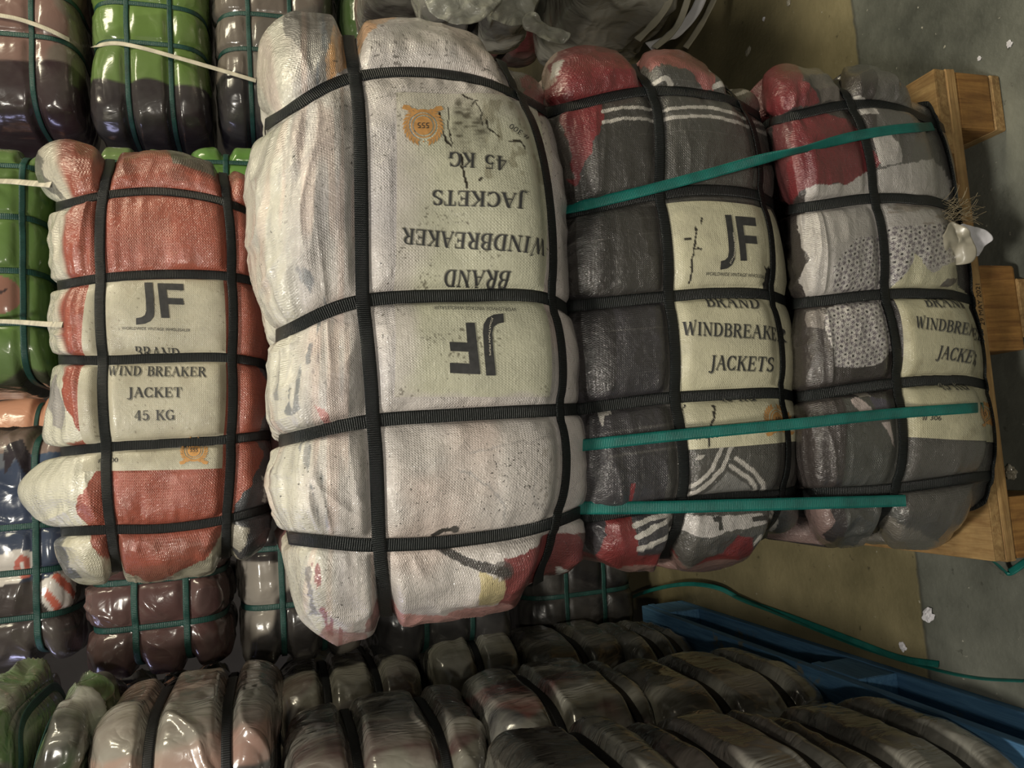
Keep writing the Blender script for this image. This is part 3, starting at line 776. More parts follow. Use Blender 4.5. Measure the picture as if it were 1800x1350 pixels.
def jf(B, parent, x0, y0, x1, y1, rot=0, skew=0.0):
    f = []
    for q in jf_faces():
        g = []
        for v in q:
            u, t = v[0], 1-v[1]
            if rot: u, t = 1-u, 1-t
            g.append(Vector((x0+(x1-x0)*u+skew*t, y0+(y1-y0)*t)))
        f.append(g)
    return on_bale(B, 'printed_monogram', f, M['ink'], parent, .0030, 7.0)
jf(BW, lab, 782, 556, 876, 664, 1)
def tiny(B, parent, txt, pts, h):
    """small white lettering that follows a line of points"""
    P = [Vector(p) for p in pts]; L = [0]
    for a, b in zip(P[:-1], P[1:]): L.append(L[-1]+(b-a).length)
    f, wd = sans_text(txt); out = []
    for q in f:
        g = []
        for v in q:
            s_ = max(0, min(L[-1]-1e-4, v[0]/wd*L[-1])); k = max(i for i in range(len(L)-1) if L[i] <= s_)
            d = (P[k+1]-P[k]).normalized(); n = Vector((d.y, -d.x)); g.append(P[k]+d*(s_-L[k])+n*v[1]*h)
        out.append(g)
    return on_bale(B, 'small_lettering', out, M['cream'], parent, .0036, 7.0)
tiny(BW, lab, 'JONATHAN FRIPS', [(855, 563), (850, 575), (848, 595), (849, 630)], 4)
def emblem(B, parent, cx, cy, r, rot=0):
    g, k = emblem_faces(); a = radians(rot)
    tr = lambda q: [Vector((cx+r*(v[0]*cos(a)-v[1]*sin(a)), cy-r*(v[0]*sin(a)+v[1]*cos(a)))) for v in q]
    on_bale(B, 'printed_medal', [tr(q) for q in g], M['gold'], parent, .0030)
    on_bale(B, 'printed_medal', [tr(q) for q in k], M['ink'], parent, .0036)
emblem(BW, lab, 737, 240, 38, 180)

# ---------------------------------------------------------------- dark striped bale (second from the bottom)
BD = Bale(.385, .185, .20, 1.125, [-.78, -.40, .0, .37, .74], [-.06, .80], A=.021, seed=7, wr=.9, n=5.4, labelbox=(1168, 358, 1392, 790),
          lumps=[(-.93, -.55, -.3, .012, .08)])
BD.kb = .74
BD.lattice([-1, -.78, -.40, 0, .37, .74, 1], [-1, -.06, .40, .80, 1], [
    [(968, 104), (1110, 108), (1195, 104), (1270, 136), (1338, 140)],
    [(958, 200), (1142, 162), (1225, 166), (1300, 186), (1345, 214)],
    [(985, 378), (1157, 343), (1247, 335), (1334, 346), (1362, 362)],
    [(992, 540), (1173, 522), (1262, 516), (1352, 520), (1384, 532)],
    [(1000, 722), (1184, 699), (1280, 694), (1369, 692), (1396, 698)],
    [(1012, 912), (1195, 884), (1285, 874), (1370, 869), (1402, 862)],
    [(1066, 985), (1168, 990), (1260, 984), (1342, 962), (1406, 948)]])
def col_d(B, ps, pt, pw):
    X, Y = around(B, ps, pt, pw); wx, wy = warp(X, Y, 4, .05, 12); sx, sy = warp(X, Y, 1.2, .1, 15)
    x, y, z = ps*B.a, pt*B.b, pw*B.c
    C = np.tile(K(62, 59, 56), (len(ps), 1))
    n = fbm(x*8, y*8, z*8, 6, 3); paint(C, sstep(0, .7, n), K(50, 47, 47), .7)
    paint(C, (Y > 520)*(X < 1185), K(52, 49, 56), .6)
    paint(C, (Y > 340)*(Y < 690)*(X < 1075), K(40, 37, 35), .6)
    paint(C, (X > 1165), K(74, 72, 67), .7)
    paint(C, sstep(.86, .95, pt), K(104, 96, 92), .6)
    st = (np.abs(noise(x*55, 3, 1, 71)) < .035)*(noise(x*4, y*12, z*12, 72) > -.1)+(np.abs(noise(2, (y+z)*60, 1, 73)) < .03)*(noise(x*12, y*4, z*4, 74) > 0); paint(C, np.clip(st, 0, 1), K(104, 100, 94), .35)
    red = K(112, 33, 36); pink = K(142, 74, 70); wh = K(168, 162, 154)
    paint(C, inpoly(wx, wy, [(975, 80), (1030, 60), (1090, 75), (1116, 100), (1140, 164), (1085, 176), (1052, 182), (1054, 225), (1040, 262), (1024, 300), (1012, 335), (990, 300), (965, 200)]), red)
    paint(C, inpoly(wx, wy, [(965, 95), (1000, 70), (1000, 100), (982, 130), (985, 160), (965, 165)]), K(150, 132, 118), .8)
    paint(C, inpoly(X, Y, [(986, 130), (998, 128), (990, 150), (980, 152)]), wh)
    paint(C, inpoly(wx, wy, [(960, 205), (990, 205), (1002, 260), (1012, 320), (985, 320)]), K(74, 68, 62))
    paint(C, inpoly(wx, wy, [(1112, 95), (1150, 70), (1215, 80), (1244, 118), (1250, 162), (1232, 160), (1195, 136), (1158, 133), (1140, 132)]), pink)
    for L in ([(1053, 206), (1085, 199), (1140, 198)], [(1052, 226), (1090, 219), (1144, 218)], [(1158, 200), (1240, 196), (1305, 211)], [(1158, 216), (1240, 213), (1310, 226)],
              [(1312, 212), (1348, 223)], [(1318, 229), (1354, 241)], [(1243, 137), (1262, 137), (1278, 142)], [(1250, 158), (1270, 158), (1288, 163)], [(1290, 149), (1318, 138)], [(1297, 163), (1330, 159)], [(1146, 147), (1166, 147), (1178, 153)]):
        paint(C, dline(sx, sy, L) < 3.0, wh)
    # lower cells: curved knit stripes and grey inset
    grey = K(112, 110, 106)
    paint(C, inpoly(sx, sy, [(1266, 828), (1316, 858), (1322, 872), (1205, 884), (1240, 860)]), grey)
    for L in ([(1256, 785), (1240, 825), (1215, 852), (1196, 862)], [(1272, 785), (1258, 822), (1228, 856), (1198, 880)], [(1280, 805), (1312, 828), (1332, 850), (1342, 872)], [(1272, 818), (1302, 838), (1318, 852), (1328, 874)]):
        paint(C, dline(sx, sy, L) < 3.6, wh)
    paint(C, inpoly(sx, sy, [(1216, 798), (1228, 800), (1222, 808), (1214, 806)]), wh)
    paint(C, inpoly(X, Y, [(1050, 722), (1072, 720), (1072, 728), (1060, 732), (1057, 752), (1052, 740)]), wh)
    paint(C, inpoly(X, Y, [(1100, 848), (1108, 848), (1106, 884), (1100, 884)]), red)
    # frame-bottom end
    paint(C, inpoly(wx, wy, [(1068, 900), (1108, 898), (1114, 958), (1160, 962), (1205, 978), (1240, 962), (1268, 944), (1282, 928), (1310, 928), (1314, 950), (1345, 958), (1372, 938), (1402, 905), (1418, 890), (1430, 960), (1330, 1000), (1180, 1020), (1060, 1010), (1062, 960)]), K(112, 34, 33))
    for L in ([(1108, 920), (1150, 905), (1175, 903)], [(1110, 935), (1150, 918), (1178, 908)], [(1112, 950), (1150, 938), (1180, 930)]):
        paint(C, dline(sx, sy, L) < 3.6, wh)
    paint(C, inpoly(sx, sy, [(1195, 903), (1330, 897), (1334, 912), (1260, 922), (1236, 930), (1195, 930)]), K(160, 154, 150))
    paint(C, inpoly(sx, sy, [(1310, 902), (1336, 900), (1336, 908), (1310, 909)]) | inpoly(sx, sy, [(1242, 902), (1256, 901), (1256, 920), (1246, 920), (1250, 910), (1242, 908)]), K(52, 50, 48))
    for L in ([(1345, 898), (1362, 915), (1360, 930), (1340, 938), (1318, 930)], [(1355, 896), (1368, 916), (1362, 938)], [(1320, 928), (1312, 940)]):
        paint(C, dline(sx, sy, L) < 2.6, wh)
    paint(C, (ps > .97), K(120, 108, 98), .6)
    # far side and underside: other garments
    bk = (pw > .15)*sstep(.1, .3, noise(x*6, y*6, z*6, 21)); paint(C, bk, red, .8)
    return C
root_d, _ = finish(BD, 'clothing_bale', 'dark grey and red bale with white knit stripes, directly under the white bale', 'bale', M['clear'], col_d, (500, 280, 80), group='labelled jacket bales of the front stack')
def labcol_d(X, Y):
    C = np.tile(K(184, 178, 146), (len(X), 1)); n = fbm(X*.02, Y*.02, 3, 18, 3)
    paint(C, sstep(.1, .8, n), K(170, 164, 136), .5)
    for L, w_ in (([(1213, 405), (1210, 430), (1208, 442), (1205, 460), (1205, 500)], 1.7), ([(1223, 390), (1221, 402)], .9), ([(1247, 715), (1244, 735), (1236, 752), (1233, 770), (1234, 785)], 2.2), ([(1202, 712), (1198, 720)], 1.2), ([(1194, 427), (1202, 426)], 2.4), ([(1208, 443), (1220, 445)], 1.6)):
        paint(C, dline(*warp(X, Y, 1.4, .2, 3), L) < w_, K(46, 42, 36))
    paint(C, inpoly(*warp(X, Y, 4, .15, 8), [(1334, 472), (1346, 468), (1352, 512), (1340, 512), (1336, 496)]), K(34, 32, 30))
    return C
lab = label_patch(BD, [(1168, 359), (1350, 369), (1394, 776), (1197, 791)], M['label'], root_d, labcol_d, (110, 200),
                  edge=lambda X, Y, u, v: (X+14*np.sin(pi*v)*u*(1-.2*v)+2.5*np.sin(pi*v)*(1-u), Y-6*np.sin(pi*u)*(1-v)))
tag(lab, 'cream label with black lettering')
jf(BD, lab, 1253, 384, 1316, 480)
tiny(BD, lab, 'JONATHAN FRIPS', [(1270, 471), (1278, 455), (1279, 435), (1277, 415)], 3.6)
word(BD, lab, 'WORLDWIDE VINTAGE WHOLESALER', (1229, 489), (1342, 493), 5.5, 'sans')
word(BD, lab, 'BRAND', (1233, 542), (1322, 546), 22)
word(BD, lab, 'WINDBREAKER', (1190, 592), (1370, 602), 23)
word(BD, lab, 'JACKETS', (1235, 652), (1346, 655), 24)
word(BD, lab, '45 KG', (1262, 706), (1325, 705), 20)
word(BD, lab, '# 300', (1212, 774), (1250, 770), 9, 'sans')
emblem(BD, lab, 1354, 738, 30, 3)

# ---------------------------------------------------------------- bottom bale with the flowered cloth
BB = Bale(.385, .17, .20, 1.095, [-.74, -.38, -.02, .36, .76], [.02, .93], A=.020, seed=11, wr=.9, n=5.4, labelbox=(1570, 528, 1740, 772),
          lumps=[(-.93, -.6, -.3, .012, .08), (-.94, .45, -.3, .008, .09)])
BB.deck = .150; BB.kt = .06
BB.lattice([-1, -.74, -.38, -.02, .36, .76, 1], [-1, .02, .5, .93, 1], [
    [(1345, 138), (1465, 140), (1540, 137), (1618, 160), (1672, 160)],
    [(1347, 220), (1492, 186), (1560, 188), (1642, 218), (1682, 236)],
    [(1376, 374), (1534, 350), (1605, 352), (1678, 368), (1708, 380)],
    [(1384, 538), (1552, 518), (1627, 517), (1704, 528), (1728, 536)],
    [(1390, 700), (1572, 674), (1650, 669), (1727, 676), (1748, 682)],
    [(1402, 868), (1570, 858), (1656, 847), (1738, 836), (1762, 834)],
    [(1432, 955), (1534, 945), (1630, 950), (1718, 930), (1764, 920)]])
FL1 = [(1450, 474), (1472, 441), (1494, 424), (1538, 420), (1552, 404), (1600, 402), (1664, 396), (1672, 420), (1660, 462), (1622, 476), (1600, 466), (1562, 512), (1456, 514)]
FL2 = [(1480, 531), (1552, 526), (1560, 570), (1576, 600), (1578, 620), (1556, 622), (1536, 638), (1500, 650), (1455, 646), (1438, 600), (1439, 574), (1444, 545)]
def flowers(X, Y):
    p = 15.5; r = p*.5*math.sqrt(3)
    best = np.full(X.shape, 99.); a = radians(8); x = X*cos(a)+Y*sin(a); y = -X*sin(a)+Y*cos(a)
    for ox, oy in ((0, 0), (p/2, r)):
        u = (x-ox) % p; v = (y-oy) % (2*r); u = np.minimum(u, p-u); v = np.minimum(v, 2*r-v); best = np.minimum(best, np.hypot(u, v))
    small = np.full(X.shape, 99.)
    for ox, oy in ((p/2, 0), (p/4, r/2), (3*p/4, r/2), (0, r), (p/4, 3*r/2), (3*p/4, 3*r/2)):
        u = (x-ox) % p; v = (y-oy) % (2*r); u = np.minimum(u, p-u); v = np.minimum(v, 2*r-v); small = np.minimum(small, np.hypot(u, v))
    C = np.tile(K(98, 90, 96), (len(X), 1))
    paint(C, small < 2.7, K(156, 150, 148)); paint(C, small < 1.1, K(120, 110, 112))
    paint(C, best < 5.6, K(168, 163, 158)); paint(C, best < 1.9, K(34, 30, 34))
    return C
def col_b(B, ps, pt, pw):
    X, Y = around(B, ps, pt, pw); wx, wy = warp(X, Y, 4, .05, 22); sx, sy = warp(X, Y, 1.5, .1, 25)
    x, y, z = ps*B.a, pt*B.b, pw*B.c
    C = np.tile(K(58, 52, 50), (len(ps), 1))
    n = fbm(x*8, y*8, z*8, 6, 3); paint(C, sstep(0, .7, n), K(48, 42, 42), .7)
    paint(C, (X > 1530)*(Y < 400), K(84, 81, 77)); paint(C, (X > 1575)*(Y > 760), K(76, 73, 69)); paint(C, (Y > 700)*(X > 1470)*(X < 1575), K(70, 70, 66))
    red = K(108, 32, 37); wh = K(158, 152, 147)
    paint(C, inpoly(wx, wy, [(1345, 120), (1375, 100), (1395, 115), (1403, 145), (1396, 165), (1420, 172), (1436, 186), (1350, 212), (1340, 180)]), red)
    paint(C, inpoly(wx, wy, [(1395, 105), (1440, 112), (1480, 160), (1490, 180), (1440, 186), (1404, 150)]), K(92, 84, 78))
    paint(C, inpoly(wx, wy, [(1355, 222), (1400, 202), (1446, 202), (1462, 212), (1490, 216), (1502, 228), (1514, 250), (1536, 290), (1532, 300), (1495, 322), (1452, 328), (1448, 336), (1402, 342), (1398, 352), (1372, 372), (1362, 300)]), red)
    paint(C, inpoly(wx, wy, [(1355, 222), (1380, 215), (1385, 360), (1368, 372)]), K(84, 50, 50), .6)
    paint(C, inpoly(wx, wy, [(1408, 358), (1408, 340), (1430, 331), (1452, 330), (1494, 321), (1520, 304), (1594, 293), (1628, 282), (1650, 293), (1669, 324), (1666, 372), (1680, 400), (1660, 470), (1610, 500), (1561, 515), (1410, 524), (1402, 500), (1410, 462), (1400, 440), (1394, 385), (1410, 372)]), wh)
    paint(C, inpoly(sx, sy, [(1524, 244), (1550, 240), (1568, 265), (1573, 292), (1540, 298), (1530, 270)]), wh)
    paint(C, inpoly(sx, sy, [(1496, 172), (1522, 178), (1530, 190), (1534, 208), (1506, 205)]), wh, .9)
    paint(C, inpoly(sx, sy, [(1586, 170), (1630, 188), (1630, 194), (1590, 180)]), K(150, 142, 134), .8)
    paint(C, (sstep(.2, .6, fbm(X*.05, Y*.12, 2, 41, 3))*inpoly(wx, wy, [(1560, 350), (1680, 350), (1690, 400), (1600, 402), (1550, 400)])), K(110, 96, 78), .6)
    f = flowers(sx, sy); m = inpoly(wx, wy, FL1) | inpoly(wx, wy, FL2); C[m] = f[m]
    paint(C, inpoly(wx, wy, [(1561, 512), (1584, 472), (1592, 450), (1612, 476), (1622, 482), (1640, 470), (1662, 462), (1680, 490), (1700, 520), (1620, 514)]), K(176, 170, 138))
    paint(C, inpoly(sx, sy, [(1642, 506), (1650, 494), (1670, 490), (1672, 498), (1660, 506)]), K(88, 82, 76))
    paint(C, inpoly(sx, sy, [(1411, 552), (1432, 546), (1439, 560), (1436, 582), (1412, 578), (1408, 566)]), K(120, 112, 106), .8)
    paint(C, inpoly(sx, sy, [(1482, 704), (1494, 698), (1510, 712), (1522, 728), (1500, 730), (1486, 718)]) | inpoly(sx, sy, [(1534, 743), (1552, 741), (1560, 778), (1566, 786), (1556, 782), (1546, 756)]), K(170, 154, 150))
    paint(C, inpoly(sx, sy, [(1496, 692), (1518, 690), (1518, 698), (1500, 700)]), K(140, 132, 120), .8)
    paint(C, inpoly(sx, sy, [(1515, 698), (1560, 706), (1562, 740), (1525, 730)]), K(72, 66, 84), .8)
    paint(C, inpoly(wx, wy, [(1550, 905), (1600, 918), (1640, 938), (1700, 945), (1700, 975), (1500, 975), (1470, 955)]), K(108, 102, 92), .8)
    paint(C, inpoly(wx, wy, [(1418, 890), (1446, 888), (1450, 905), (1440, 920), (1456, 940), (1440, 945), (1420, 915)]), K(130, 104, 98), .7)
    return C
root_b, _ = finish(BB, 'clothing_bale', 'bottom bale on the pallet, red and grey with flower-ring patterned cloth', 'bale', M['clear'], col_b, (520, 290, 80), group='labelled jacket bales of the front stack')
def labcol_b(X, Y):
    C = np.tile(K(168, 162, 130), (len(X), 1)); n = fbm(X*.05, Y*.05, 3, 18, 4)
    paint(C, sstep(.0, .8, n), K(140, 132, 102), .55)
    return C
lab = label_patch(BB, [(1567, 524), (1700, 530), (1742, 778), (1581, 768)], M['label'], root_b, labcol_b, (90, 130),
                  edge=lambda X, Y, u, v: (X+6*np.sin(pi*v), Y))
tag(lab, 'crumpled cream label with black lettering')
word(BB, lab, 'BRAND', (1611, 543), (1680, 545), 20)
word(BB, lab, 'WINDBREAKER', (1588, 580), (1722, 600), 20)
word(BB, lab, 'JACKETS', (1626, 632), (1708, 644), 21)
word(BB, lab, '45 KG', (1642, 686), (1690, 686), 18)
word(BB, lab, '# 306', (1602, 740), (1632, 741), 9, 'sans')
emblem(BB, lab, 1720, 728, 24, 3)
# torn end of the sack hanging over the pallet edge: pouch, paper and loose threads
def sheet(name, pts, Y0, mat, parent, crease=.012, seed=0, res=34, thick=.0012):
    """crumpled sheet with its own outline and thickness; pts in frame coordinates at world depth Y0 (float or per-point)"""
    P = np.array([at_Y(p[0], p[1], (Y0 if np.isscalar(Y0) else Y0[i])) for i, p in enumerate(pts)])
    n = len(P); t = np.linspace(0, n, res*3, endpoint=False); E = catmull(np.arange(-2, n+3), P[np.arange(-2, n+3) % n], t)
    c = P.mean(0); rr = np.linspace(0, 1, 14)[1:]
    V = [c[None]]+[c+(E-c)*r for r in rr]; V = np.concatenate(V)
    d = noise(V[:, 0]*40+seed, V[:, 2]*30, 0, seed)+.5*noise(V[:, 0]*90+seed, V[:, 2]*80, 3, seed)
    V = V+np.array([0, -1, .2])*(crease*d)[:, None]
    m = len(E); F = []
    for j in range(m): F.append((0, 1+j, 1+(j+1) % m, 0))
    for r in range(len(rr)-1):
        for j in range(m): F.append((1+r*m+j, 1+(r+1)*m+j, 1+(r+1)*m+(j+1) % m, 1+r*m+(j+1) % m))
    me = bpy.data.meshes.new(name); me.from_pydata(V.tolist(), [], [tuple(dict.fromkeys(f)) for f in F]); me.update()
    for p in me.polygons: p.use_smooth = True
    o = link(name, me, mat, parent); md = o.modifiers.new('s', 'SOLIDIFY'); md.thickness = thick
    return o
sheet('paper_flap', [(1684, 398), (1710, 400), (1722, 402), (1734, 408), (1742, 422), (1732, 432), (1722, 446), (1712, 452), (1700, 440)], .892, M['white'], root_b, .006, 3)
sheet('plastic_pouch', [(1668, 392), (1684, 396), (1700, 408), (1711, 422), (1713, 445), (1704, 462), (1680, 464), (1660, 452), (1652, 430), (1656, 408)], [.892, .885, .88, .88, .885, .89, .892, .89, .885, .89], M['pouch'], root_b, .009, 6)
def fibres(parent):
    V, F = [], []
    rnd = random.Random(5)
    for i in range(90):
        x, y = rnd.uniform(1655, 1705), rnd.uniform(352, 392); a = rnd.uniform(-.9, .5); L = rnd.uniform(12, 34); cv = rnd.uniform(-.9, .9)
        base = len(V); Y = rnd.uniform(.895, .915)
        for k in range(6):
            p = at_Y(x, y, Y-.002*k)
            V += [tuple(p), tuple(p+IU*.0006), tuple(p+IR*.0004-CF*.0005)]
            x += cos(a)*L/5; y += sin(a)*L/5; a += cv/5
        for k in range(5):
            for j in range(3):
                b0 = base+k*3; F.append((b0+j, b0+(j+1) % 3, b0+3+(j+1) % 3, b0+3+j))
    me = bpy.data.meshes.new('loose_threads'); me.from_pydata(V, [], F); return tag(link('loose_threads', me, M['fibre'], parent), kind='stuff')
fibres(root_b)

# ---------------------------------------------------------------- orange bale, set back above the white one
BO = Bale(.375, .205, .20, 1.575, [-.76, -.38, .0, .39, .77], [-.47, .68], A=.021, seed=5, wr=1.0, n=4.5, labelbox=(158, 492, 392, 825),
          lumps=[(-.92, -.85, -.3, .030, .08), (.52, -.95, -.4, .050, .085), (.92, -.8, -.3, .008, .08)])
BO.lattice([-1, -.76, -.38, 0, .39, .77, 1], [-1, -.47, .1, .68, 1], [
    [(84, 266), (194, 282), (290, 277), (392, 296), (448, 310)],
    [(100, 364), (182, 345), (285, 338), (399, 358), (450, 380)],
    [(104, 502), (178, 490), (285, 483), (406, 487), (458, 498)],
    [(106, 632), (182, 634), (285, 630), (407, 630), (468, 640)],
    [(110, 794), (188, 786), (290, 780), (405, 772), (474, 764)],
    [(108, 934), (196, 930), (290, 928), (398, 912), (474, 892)],
    [(124, 1012), (206, 1010), (290, 1006), (398, 990), (466, 974)]])
def col_o(B, ps, pt, pw):
    X, Y = around(B, ps, pt, pw); wx, wy = warp(X, Y, 4, .05, 32); sx, sy = warp(X, Y, 1.5, .1, 35)
    x, y, z = ps*B.a, pt*B.b, pw*B.c
    C = np.tile(K(148, 67, 44), (len(ps), 1))
    n = fbm(x*8, y*8, z*8, 6, 3); paint(C, sstep(.1, .7, n), K(134, 72, 54), .6); paint(C, sstep(.2, .8, -n), K(152, 78, 56), .6)
    wh = K(188, 184, 164)
    side = sstep(-.80, -.88, pt+.05*noise(x*11, z*11, 0, 3)); paint(C, side, wh, .92)
    paint(C, inpoly(wx, wy, [(60, 240), (104, 245), (96, 300), (112, 355), (96, 372), (40, 330)]), wh)
    paint(C, inpoly(wx, wy, [(96, 262), (108, 262), (104, 310), (118, 350), (110, 352), (92, 320)]), K(92, 92, 84), .8)
    paint(C, inpoly(wx, wy, [(40, 796), (166, 796), (176, 826), (150, 868), (146, 900), (160, 922), (60, 930)]), wh)
    paint(C, inpoly(wx, wy, [(90, 640), (124, 636), (132, 690), (140, 730), (158, 776), (100, 786)]), wh)
    paint(C, inpoly(sx, sy, [(110, 655), (126, 690), (136, 720), (126, 760), (116, 745), (108, 690)]), K(128, 122, 124), .75)
    paint(C, inpoly(wx, wy, [(84, 520), (108, 515), (112, 570), (118, 625), (96, 625)]), wh, .9)
    paint(C, inpoly(wx, wy, [(86, 410), (106, 405), (112, 450), (118, 480), (100, 490)]), wh, .9)
    paint(C, inpoly(wx, wy, [(80, 935), (152, 932), (168, 948), (186, 980), (235, 1000), (290, 1002), (330, 985), (366, 966), (386, 940), (400, 905), (440, 895), (480, 1030), (90, 1040)]), K(176, 170, 146))
    paint(C, inpoly(sx, sy, [(112, 940), (124, 942), (140, 980), (150, 1000), (132, 998)]), K(70, 74, 80), .8)
    paint(C, inpoly(sx, sy, [(276, 258), (330, 264), (380, 290), (378, 318), (342, 312), (308, 306), (296, 282)]), K(104, 94, 80))
    dark = K(66, 67, 70)
    paint(C, inpoly(wx, wy, [(446, 640), (500, 640), (500, 985), (430, 985), (402, 968), (404, 940), (412, 905), (412, 885), (436, 846), (452, 800), (446, 770), (462, 720), (458, 670)]), dark)
    paint(C, inpoly(sx, sy, [(404, 920), (432, 924), (418, 962), (404, 968)]), K(158, 152, 136))
    for L in ([(449, 838), (456, 882)], [(456, 842), (464, 860), (470, 842), (462, 846), (464, 852)], [(452, 880), (462, 866)]):
        paint(C, dline(X, Y, L) < 1.5, K(170, 168, 160))
    sm = sstep(.45, .8, fbm(x*22, y*9, z*9, 77, 3)); paint(C, sm*(pt > -.5), K(110, 66, 50), .45)
    bk = (pw > .2)*sstep(.0, .3, noise(x*6, y*6, z*6, 21)); paint(C, bk, dark, .8)
    paint(C, (X > 380)*(Y < 600)*sstep(0, .5, noise(x*9, y*9, z*9, 5)), K(150, 84, 66), .6)
    return C
root_o, _ = finish(BO, 'clothing_bale', 'orange bale with white gauzy side, labelled upright, above and behind the white bale', 'bale', M['woven'], col_o, (400, 230, 80), group='labelled jacket bales of the front stack')
def labcol_o(X, Y):
    C = np.tile(K(164, 158, 136), (len(X), 1)); n = fbm(X*.03, Y*.03, 3, 28, 4)
    paint(C, sstep(.0, .8, n), K(146, 138, 116), .5)
    paint(C, noise(X*.22, Y*.7, 2, 6) > .90, K(90, 82, 66), .7)
    return C
lab = label_patch(BO, [(158, 494), (392, 491), (389, 823), (156, 828)], M['label'], root_o, labcol_o, (110, 150),
                  edge=lambda X, Y, u, v: (X+6*np.sin(pi*v)*(2*u-1), Y))
tag(lab, 'off-white label with grey lettering')
jf(BO, lab, 243, 499, 325, 575)
word(BO, lab, 'WORLDWIDE VINTAGE WHOLESALER', (218, 583), (336, 586), 5.0, 'sans')
word(BO, lab, 'BRAND', (238, 628), (316, 631), 17)
word(BO, lab, 'WIND BREAKER', (192, 661), (362, 664), 17)
word(BO, lab, 'JACKET', (228, 700), (322, 700), 17)
word(BO, lab, '45 KG', (240, 740), (310, 739), 17)
word(BO, lab, '# 300', (176, 814), (210, 813), 9, 'sans')
emblem(BO, lab, 342, 791, 26, 0)
HERO = [root_w, root_d, root_b, root_o]
for r in HERO: settle(r)

# ================================================================ other bales
def boxbale(x0, y0, x1, y1, Yf, depth=.42, ss=(-.76, -.38, 0, .38, .76), ts=(-.4, .45), seed=1, rot=0.0, tilt=0.0, A=.02, n=4.2, wr=1.0, inset=.03):
    """bale whose front face fills a frame rectangle (x0..x1, y0..y1) at world depth Yf"""
    yc, xc = (y0+y1)/2, (x0+x1)/2
    Ym = Yf+depth*.12
    top = at_Y(x0, yc, Ym); bot = at_Y(x1, yc, Ym); l = at_Y(xc, y0, Ym); r = at_Y(xc, y1, Ym)
    B = Bale(abs(l[0]-r[0])/2-inset*.6, abs(top[2]-bot[2])/2-inset*.5, depth/2-.01, 0, list(ss), list(ts), n=n, A=A, seed=seed, wr=wr)
    B.fold = .0035 if y0 > 700 else .0012; B.fw = .5
    return B.place(((l[0]+r[0])/2, Yf+depth/2, (top[2]+bot[2])/2), rot, tilt)
def blotch(*cols, f=5.0, seed=0, split=None, soft=.06):
    """garments of the given colours pressed against the wrap; split=(s, colour) paints everything beyond s on the long axis"""
    cols = [K(*c) for c in cols]
    def fn(B, ps, pt, pw):
        x, y, z = ps*B.a, pt*B.b, pw*B.c
        C = np.tile(cols[0], (len(ps), 1))
        for i, c in enumerate(cols[1:]):
            m = sstep(.12-soft, .12+soft, noise(x*f+7*i+2*(y-z), y*f*.8, z*f-x*2, seed+i*13)+.18*noise(x*f*3, y*f*3, z*f*3, seed+i)); paint(C, m, c)
        if split:
            for s0, c in split:
                m = sstep(-.012, .012, (ps-s0)+.05*noise(y*14, z*14, 0, seed+3)); paint(C, m, K(*c))
        return C
    return fn
def add_bale(B, label, colf, mat='tight', strapm='darkteal', group=None, res=(130, 76, 56), width=.014):
    if group is None: group = 'stacked bales of the back row' if strapm == 'darkteal' else 'bales deep in the front stack'
    root, parts = finish(B, 'clothing_bale', label, 'bale', M[mat], colf, res, group, strapm, width=width, thick=.0014)
    settle(root); return root
S6 = (-.8, -.48, -.16, .16, .48, .8)

# back row, highest bales at the frame's top-left corner
add_bale(boxbale(-78, -190, 144, 225, 2.45, ss=(-.6, -.1, .30), ts=(.27,), seed=31, A=.02), 'greyish brown film-wrapped bale with maroon end, at the top left corner',
         blotch((112, 100, 90), (100, 90, 82), (122, 92, 84), seed=3, split=[(.52, (52, 36, 40))]))
add_bale(boxbale(150, -180, 370, 242, 2.45, ss=(-.55, -.03, .30), ts=(-.36, .38), seed=32), 'bright green film-wrapped bale with dark end, top row behind the white strap',
         blotch((98, 128, 54), (90, 118, 48), seed=6, split=[(.62, (44, 36, 40))]))
add_bale(boxbale(370, -180, 590, 236, 2.45, ss=(-.5, .08, .38), ts=(-.45, .25), seed=33), 'grey film-wrapped bale, top row beside the green one and above the white bale',
         blotch((104, 94, 86), (96, 90, 84), (84, 76, 70), seed=9, split=[(.60, (44, 40, 44))]))
add_bale(boxbale(592, -200, 800, 95, 2.45, ss=(-.4, .2), ts=(-.4, .4), seed=34), 'dark green bale glimpsed above the white bale, between grey and pink wraps',
         blotch((58, 84, 32), (50, 74, 28), seed=12))
# back row, second tier
add_bale(boxbale(-130, 238, 93, 692, 2.05, ss=(-.78, -.34, .10, .52), ts=(.64,), seed=35, A=.016, wr=.6), 'green bale with a small pink badge, left of the orange bale',
         lambda B, ps, pt, pw: (lambda C: (paint(C, (np.hypot((ps-.30)*B.a/.045, (pt-.25)*B.b/.045) < 1), K(134, 88, 70)), paint(C, (np.abs((ps-.30)*B.a+(pt-.25)*B.b*.7) < .004)*(np.hypot((ps-.30)*B.a, (pt-.25)*B.b) < .022), K(60, 40, 40)), C)[2])(blotch((86, 116, 50), (80, 108, 46), seed=4, split=[(.90, (60, 64, 46))])(B, ps, pt, pw)))
add_bale(boxbale(97, 238, 318, 690, 2.10, ss=S6, ts=(-.4, .4), seed=36), 'green bale mostly hidden behind the orange bale, its end showing over it', blotch((86, 116, 50), (80, 108, 46), (96, 120, 60), seed=5))
add_bale(boxbale(322, 240, 540, 690, 2.10, ss=S6, ts=(-.3, .5), seed=37), 'green bale showing between the orange and the white bale', blotch((84, 130, 42), (78, 120, 40), seed=8))
